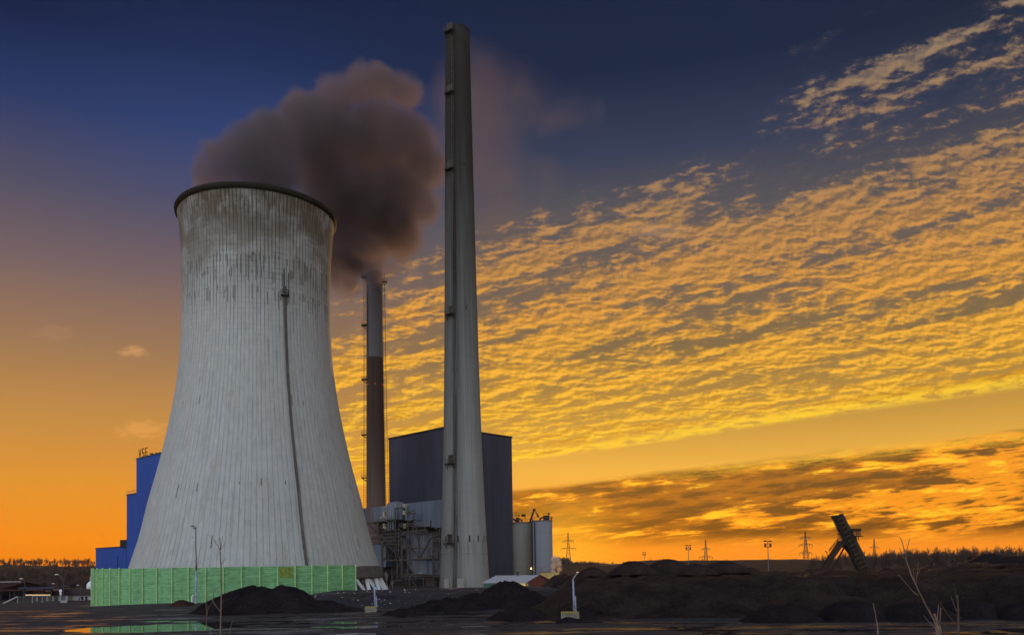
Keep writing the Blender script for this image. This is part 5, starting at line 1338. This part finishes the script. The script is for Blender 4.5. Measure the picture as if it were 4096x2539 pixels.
slab(gh, 'wall', 715, 1465, 1245, 1410, 248, 6, 'house', GZ - .2); slab(gh, 'wall', 1440, 1985, 1243, 1420, 250.5, 5, 'house', GZ - .2)
pa, pb, pc = L1(1110, 1246, 247.5), L1(1290, 1108, 247.5), L1(1455, 1246, 247.5)
mb = MB(); prism(mb, [pa, pc, pb], (0, 7, 0)); mb.build('gable_roof', M['roof_dark'], gh)
pa, pb = L1(1300, 1106, 252), L1(1990, 1106, 252); pe = L1(1990, 1242, 250); pd = L1(1420, 1242, 250)
mb = MB(); prism(mb, [pd, pe, pb, pa], (0, .3, 0)); mb.build('long_roof', M['roof_dark'], gh)
mb = MB(); pa, pb, pe, pd = L1(700, 1200, 247), L1(1130, 1150, 247), L1(1130, 1248, 247), L1(700, 1248, 247); prism(mb, [pd, pe, pb, pa], (0, 5, 0)); mb.build('lean_to_roof', M['roof_dark'], gh)
for x0, x1, y0, y1 in ((718, 770, 1262, 1390), (815, 905, 1265, 1380), (915, 985, 1262, 1385), (1045, 1118, 1262, 1390), (1170, 1248, 1258, 1362)):
    w_ = slab(gh, 'window', x0, x1, y0, y1, 247.85, .12, 'glass'); slab(w_, 'window_frame', x0 + (x1 - x0) * .46, x0 + (x1 - x0) * .54, y0, y1, 247.78, .05, 'roof_grey'); w_.children[-1].location = (0, 0, 0)
for x0, x1 in ((1752, 1808), (1840, 1896)):
    w_ = slab(gh, 'window', x0, x1, 1266, 1342, 250.35, .12, 'glass')
    f_ = slab(w_, 'window_frame', x0 - 8, x1 + 8, 1343, 1352, 250.3, .1, 'white'); f_.location = (0, 0, 0)
    f_ = slab(w_, 'window_frame', x1 + 1, x1 + 9, 1266, 1343, 250.3, .1, 'white'); f_.location = (0, 0, 0)
q = L1(1720, 1430, 240); bf = thing('board_fence', 'low dark brown board fence between gatehouse and green barrier', 'fence', (q.x, 240, GZ))
for i in range(9): slab(bf, 'board_panel', 1468 + i * 57, 1522 + i * 57, 1352, 1430, 240, .12, 'roof_dark', GZ - .2)
for i in range(10): slab(bf, 'post', 1462 + i * 57, 1468 + i * 57, 1346, 1430, 239.9, .25, 'rail', GZ - .2)
q = L1(700, 1410, 234); gt = thing('sliding_gate', 'long grey sliding yard gate with thin bars and raking end brace', 'gate', (q.x, 234, GZ))
slab(gt, 'bottom_beam', 385, 1300, 1402, 1418, 234, .3, 'roof_grey'); slab(gt, 'top_rail', 378, 1130, 1262, 1270, 234.1, .12, 'steel_lt')
for xx in (372, 690, 900): slab(gt, 'post', xx, xx + 12, 1255, 1425, 234, .25, 'steel_lt', GZ - .2)
mb = MB()
for i in range(60): xx = 395 + i * 14.5; aq = L1(xx, 1402, 234.15); mb.bar(aq, (aq.x, aq.y, L1(xx, 1268, 234.15).z), .035)
mb.build('bars', M['rail'], gt); gt.children[-1]['kind'] = 'stuff'
mb = MB(); mb.bar(L1(60, 1418, 234), L1(375, 1270, 234), .3); mb.build('raking_brace', M['house'], gt); slab(gt, 'kerb_beam', 60, 385, 1415, 1440, 234, .4, 'roof_grey')
q = L1(1308, 1235, 232); rs = thing('round_sign', 'pale round sign on a short post above a grey notice board', 'sign', (q.x, 232, GZ))
c_ = L1(1308, 1145, 232); mb = MB(); mb.tube([c_ + Vector((0, -.06, 0)), c_ + Vector((0, .06, 0))], .42 * 1.05, 24); mb.build('sign_disc', M['white'], rs)
slab(rs, 'sign_box', 1290, 1326, 1175, 1234, 232, .2, 'white'); slab(rs, 'post', 1300, 1316, 1234, 1425, 232.1, .2, 'steel_lt', GZ - .2)
q = L1(1360, 1400, 233); nbd = thing('notice_board', 'blank grey two leaf notice board in front of the gatehouse', 'notice board', (q.x, 233, GZ))
slab(nbd, 'board', 1310, 1356, 1265, 1345, 233, .1, 'silver'); slab(nbd, 'board', 1366, 1408, 1265, 1345, 233, .1, 'silver')
for xx in (1300, 1408): slab(nbd, 'post', xx, xx + 10, 1255, 1420, 232.95, .2, 'slate', GZ - .2)
slab(nbd, 'lower_panel', 1310, 1440, 1356, 1418, 233.1, .2, 'house')
def clampz(v): return v
def llamp(label, xb, yb, xt, yt, Yd, zb=GZ):
    a = L1(xb, yb, Yd); t_ = L1(xt, yt, Yd); return curve_lamp(label, (a.x, Yd, zb), t_.z - zb, (t_.x - a.x) / 1.3, 'white', 'curved street lamps', 'rail', .07)
llamp('curved street lamp with bright head in front of the gatehouse gable', 1370, 1400, 1262, 790, 238)
llamp('curved street lamp with bright head above the blue canopy', 545, 1060, 492, 880, 250)
llamp('short curved street lamp behind the long dark roof near the barrier', 1742, 1100, 1712, 1020, 300)
llamp('small curved street lamp behind the right end of the canopy', 1230, 1100, 1180, 985, 300)
q = L1(1370, 1045, 238); mb = MB(); mb.bar(L1(1320, 1055, 237.7), L1(1482, 1030, 237.7), .1); mb.build('crossbar', M['rail'], bpy.data.objects['street_lamp'] if False else nbd)
bpy.data.objects.remove(nbd.children[-1])
c_ = L1(2010, 1010, 300); tk = thing('round_tank', 'pale spherical tank top peeping past the left end of the barrier', 'tank', (c_.x, 300, GZ))
mb = MB(); r_ = 2.15; mb.lathe([(.01, r_)] + [(r_ * sin(a), r_ * cos(a)) for a in [pi * i / 18 for i in range(1, 12)]], 32, (c_.x, 300, c_.z - .6)); mb.build('dome', M['white'], tk, smooth=True)
mb = MB(); mb.tube([(c_.x, 300, GZ - .2), (c_.x, 300, c_.z - .9)], r_ * .93, 24); mb.build('tank_body', M['house'], tk)
q = L1(1955, 850, 300); mb = MB(); mb.box(q.x - .25, q.x + .3, 300, 300.5, c_.z + 1.0, q.z + .2); mb.build('vent', M['house'], tk)
for label, xb, yb, yt, Yd, sp_ in (('dark bushy bare tree in front of the gatehouse wall', 1725, 1440, 1235, 238, .7), ('wide dark bare tree behind the long dark roof', 1560, 1240, 860, 275, .55), ('dark bare tree behind the blue canopy', 930, 1240, 810, 285, .5), ('low bare tree behind the brown roofed hall', 330, 1100, 830, 300, .5)):
    a = L1(xb, yb, Yd); t_ = L1(xb, yt, Yd)
    tree_proto(int(xb), label, (a.x, Yd, GZ - .2), (t_.z - GZ) / 12.0, spread=sp_)
# kerb of pale sand in front of the gatehouse
# birches at the tower foot
for label, px, pt, Yd, sd_ in (('thin pale birch beside the tower legs', 1512, 2265, 248, 71), ('thin pale birch between tower legs and steel trusses', 1549, 2272, 252, 72), ('small bare bush at the foot of the diagonal steel strut', 1570, 2312, 250, 73)):
    a = at(px, pt, Yd); tree_proto(sd_, label, (a.x, Yd, .2), (a.z - .2) / 12.0, m_='birch', spread=.30, name='bare_tree')

# ------------------------------------------------------------------ foreground saplings
def twigs(name, label, root, limbs, Yd, cat='sapling', m_='bark_lt', fn=None, zroot=None):
    r0 = fn(*limbs[0][0][0], Yd)
    t_ = thing(name, label, cat, (r0.x, Yd, r0.z - .3))
    for i, (pts, ra, rb) in enumerate(limbs):
        P_ = [fn(x_, y_, Yd + .05 * math.sin(i * 2.1 + k * .7) * (k > 0)) for k, (x_, y_) in enumerate(pts)]
        if i == 0 or root in ('all',) and pts[0][1] > 1430:
            P_ = [P_[0] - Vector((0, 0, max(.2, P_[0].z - ground_h(P_[0].x, Yd) + .1)))] + P_
        # subdivide with a slight wobble
        Q_ = []
        for a, b_ in zip(P_, P_[1:]):
            n = 4
            for k in range(n): Q_.append(a.lerp(b_, k / n) + Vector((random.uniform(-1, 1), random.uniform(-1, 1), 0)) * .0035)
        Q_.append(P_[-1])
        mb = MB(); mb.tube(Q_, [ra + (rb - ra) * k / (len(Q_) - 1) for k in range(len(Q_))], 7); o = mb.build('stem' if i == 0 else 'twig', M[m_], t_, smooth=True)
    return t_
fA = lambda x, y, Yd: at(x / 1.802, 1700 + y / 1.802, Yd)
twigs('sapling', 'thin bare upright sapling in front of the green barrier', 'a', [([(1590, 1500), (1592, 1350), (1597, 1215), (1593, 1100), (1592, 990), (1588, 900), (1583, 805)], .016, .006),
    ([(1591, 915), (1565, 860), (1540, 818)], .006, .004), ([(1592, 895), (1598, 850), (1604, 796)], .006, .004), ([(1593, 1005), (1610, 985), (1627, 950)], .005, .003), ([(1592, 890), (1606, 880), (1617, 852)], .005, .003),
    ([(1592, 1000), (1580, 980)], .004, .003), ([(1592, 945), (1577, 905)], .005, .003), ([(1594, 1110), (1606, 1095)], .004, .003), ([(1591, 1345), (1560, 1305), (1532, 1262), (1545, 1190), (1560, 1175)], .008, .004), ([(1592, 1300), (1608, 1270)], .004, .003), ([(1592, 1220), (1640, 1200), (1650, 1185)], .004, .002)], 14.0, fn=fA)
twigs('sapling', 'short forked bare twig left of the tall thin sapling', 'a', [([(1520, 1500), (1505, 1460), (1487, 1435), (1492, 1370), (1500, 1310), (1490, 1290), (1485, 1270)], .008, .004), ([(1490, 1400), (1484, 1290), (1487, 1200)], .005, .003), ([(1500, 1320), (1520, 1290), (1533, 1270)], .004, .003)], 14.6, fn=fA)
twigs('sapling', 'single short slanting twig right of the tall thin sapling', 'a', [([(1655, 1500), (1663, 1450), (1677, 1408)], .006, .003)], 14.3, fn=fA)
fB = lambda x, y, Yd: at(3450 + x / 3.444, 2100 + y / 3.444, Yd)
twigs('sapling', 'leaning bare sapling with forked tip rising over the coal bank', 'all', [([(1025, 1460), (1015, 1390), (998, 1330), (925, 1190), (875, 1100), (830, 1010), (772, 900), (735, 815), (690, 720), (650, 610), (610, 495), (590, 390), (560, 280), (538, 200), (512, 160)], .0135, .005),
    ([(590, 392), (602, 360), (622, 290), (640, 220), (653, 182)], .006, .004), ([(608, 495), (575, 455), (545, 400), (507, 305)], .006, .004), ([(774, 965), (720, 930), (650, 860), (590, 780), (508, 690)], .006, .0035), ([(717, 775), (708, 680), (702, 588)], .005, .003), ([(740, 805), (752, 680), (770, 510)], .005, .003), ([(740, 700), (790, 610)], .004, .003)], 12.0, fn=fB)
twigs('sapling', 'pale cut stump shoots beside the leaning sapling foot', 'all', [([(1052, 1460), (1040, 1380), (1015, 1290), (988, 1218)], .017, .014), ([(1078, 1460), (1062, 1375), (1072, 1250), (1080, 1135)], .012, .006), ([(1064, 1360), (1030, 1290), (1042, 1180), (1050, 1090)], .006, .003)], 11.6, fn=fB)
twigs('sapling', 'dark upright stump stem with thin side shoots at the right', 'all', [([(1320, 1460), (1320, 1300), (1322, 1150), (1308, 960)], .021, .012), ([(1302, 1362), (1250, 1320), (1180, 1230), (1120, 1150), (1070, 1052)], .008, .004), ([(1312, 1205), (1290, 1180), (1250, 1060), (1218, 975)], .009, .005), ([(1322, 1280), (1370, 1285)], .006, .003), ([(1290, 1000), (1275, 900), (1260, 772)], .004, .003)], 12.3, fn=fB, m_='bark')
twigs('sapling', 'thin curved twig springing left of the leaning sapling', 'all', [([(1012, 1415), (960, 1370), (900, 1310), (845, 1240)], .008, .004)], 12.0, fn=fB)
twigs('sapling', 'lone short twig standing by the foot of the low coal heaps', 'all', [([(215, 1460), (205, 1370), (180, 1230), (160, 1130), (147, 1070)], .010, .005)], 12.0, fn=fB)

# ------------------------------------------------------------------ smoke plume
def smoke(name, label, blobs, dens, colr, nscale, warp_amt, absorb=(.5, .45, .42), aniso=.3, cat='smoke', cut=(.12, .55), nd=5, dims=.34):
    """lumpy closed shells round the blobs; the density fades to nothing well inside them"""
    P_ = [(at(px, py, Yd), r_ / F * Yd, w_) for px, py, Yd, r_, w_ in blobs]
    bm_ = bpy.data.meshes.new('x')
    import bmesh
    bm = bmesh.new()
    for c, r_, w_ in P_:
        m_ = Matrix.Translation(c) @ Matrix.Diagonal((r_ * 1.12, r_ * 1.12, r_ * 1.12, 1))
        bmesh.ops.create_icosphere(bm, subdivisions=3, radius=1.0, matrix=m_)
    me = bpy.data.meshes.new(name); bm.to_mesh(me); bm.free(); bpy.data.meshes.remove(bm_)
    o = bpy.data.objects.new(name, me); col.objects.link(o)
    rm = o.modifiers.new('r', 'REMESH'); rm.mode = 'VOXEL'; rm.voxel_size = dims * 6
    ma = bpy.data.materials.new(name); ma.use_nodes = True; nt = ma.node_tree; nt.nodes.clear(); k = G(nt)
    p = k.new('ShaderNodeTexCoord').outputs['Object']
    n = k.new('ShaderNodeTexNoise'); n.inputs['Scale'].default_value = nscale; n.inputs['Detail'].default_value = nd; n.inputs['Roughness'].default_value = .58
    k.put(n.inputs['Vector'], p)
    q = k.vm('ADD', p, k.vm('SCALE', k.vm('SUBTRACT', n.outputs['Color'], (.5, .5, .5)), sc=warp_amt))
    f = None
    for c, r_, w_ in P_:
        d = k.vm('DISTANCE', q, tuple(c))
        v_ = k.m('MULTIPLY_ADD', d, -w_ / r_, w_)
        f = v_ if f is None else k.m('SMOOTH_MAX', f, v_, .10)
    n3 = k.noise(q, nscale * 3.2, 4, .6)
    f = k.add(f, k.mul(k.sub(n3, .5), .30))
    dn = k.mul(k.step(f, cut[0], cut[1]), dens)
    dn = k.mul(dn, k.lin(n.outputs[0], .35, .65, .55, 1.3))
    pv = k.new('ShaderNodeVolumePrincipled'); k.put(pv.inputs['Color'], colr)
    k.put(pv.inputs['Density'], dn); pv.inputs['Anisotropy'].default_value = aniso
    ab = k.new('ShaderNodeOutputMaterial'); k.L.new(pv.outputs[0], ab.inputs['Volume'])
    ma.cycles.volume_step_rate = 1.0
    me.materials.append(ma)
    return tag(o, label, cat, kind='stuff')
bl = [(830, 690, 228, 100, 1), (900, 640, 228, 115, 1), (985, 590, 230, 125, 1), (1070, 560, 236, 140, 1), (1090, 680, 236, 160, 1), (1190, 400, 250, 95, 1), (1260, 420, 252, 105, 1), (1340, 400, 258, 115, 1),
      (1430, 350, 262, 105, 1), (1530, 345, 264, 105, 1), (1610, 370, 268, 100, .9), (1210, 550, 250, 175, 1), (1350, 560, 262, 185, 1), (1500, 560, 270, 180, 1), (1630, 580, 274, 150, .9), (1700, 680, 276, 130, .9),
      (1310, 740, 266, 165, 1), (1450, 760, 272, 185, 1), (1600, 790, 276, 165, 1), (1690, 830, 278, 110, .9), (1390, 890, 284, 150, .95), (1500, 930, 290, 150, .9), (1600, 950, 288, 115, .85),
      (1390, 1020, 304, 140, .62), (1310, 1070, 300, 130, .42), (1240, 1030, 298, 150, .42), (1270, 930, 292, 140, .6), (1480, 1050, 316, 120, .58), (1590, 1000, 316, 120, .42), (1560, 1080, 318, 90, .34), (1500, 1125, 324, 55, .7), (1345, 1110, 306, 110, .34), (1420, 1120, 312, 95, .38), (1240, 1110, 300, 120, .34)]
smoke('smoke_plume', 'big billowing dark smoke plume rolling from the cooling tower mouth over the slim chimney', bl, .20, (.31, .26, .265, 1), .062, 13.0, cut=(.06, .40), nd=7)
bl = [(1900, 600, 300, 230, .6), (1900, 380, 300, 190, .55), (1960, 420, 300, 190, .5), (2080, 400, 300, 150, .45), (1980, 640, 300, 190, .45), (2230, 460, 300, 110, .6), (2340, 450, 300, 80, .6), (2010, 830, 300, 150, .4), (2170, 720, 300, 110, .4), (1860, 500, 290, 190, .55)]
smoke('smoke_wisp', 'thin brownish smoke drifting right of the tall chimney', bl, .036, (.31, .265, .27, 1), .042, 28.0, cut=(-.12, .75))
bl = [(2222, 2238, 278, 24, 1), (2214, 2262, 278, 20, 1), (2232, 2252, 278, 22, .8), (2212, 2285, 278, 14, 1), (2238, 2275, 278, 18, .6)]
smoke('steam_puff', 'small pale steam puff rising beside the right silo', bl, 1.2, (.98, .95, .92, 1), .5, 1.6, cut=(.1, .7), cat='steam', dims=.05)

# litter on the gravel slope
rl_ = random.Random(12); mb = MB()
for i in range(70):
    yy = rl_.uniform(143, 160); xx = rl_.uniform(-37, -4); h = H2(xx, yy); w_ = rl_.uniform(.04, .13)
    mb.box(xx - w_, xx + w_ * rl_.uniform(.5, 2), yy - .05, yy + .05, h, h + w_ * rl_.uniform(.6, 1.6))
tag(mb.build('scattered_litter', M['house']), 'pale scraps and stones scattered over the dark gravel slope', 'litter', kind='stuff')

# ------------------------------------------------------------------ evening haze
mb = MB(); mb.box(-1500, 1500, -60, 1150, -6, 180)
ma = bpy.data.materials.new('evening_haze'); ma.use_nodes = True; nt = ma.node_tree; nt.nodes.clear(); k = G(nt)
pv = k.new('ShaderNodeVolumePrincipled'); pv.inputs['Color'].default_value = (.95, .88, .8, 1); pv.inputs['Density'].default_value = .00003; pv.inputs['Anisotropy'].default_value = .2
k.L.new(pv.outputs[0], k.new('ShaderNodeOutputMaterial').inputs['Volume'])
struct(mb.build('haze', ma), 'warm evening haze', 'stuff')
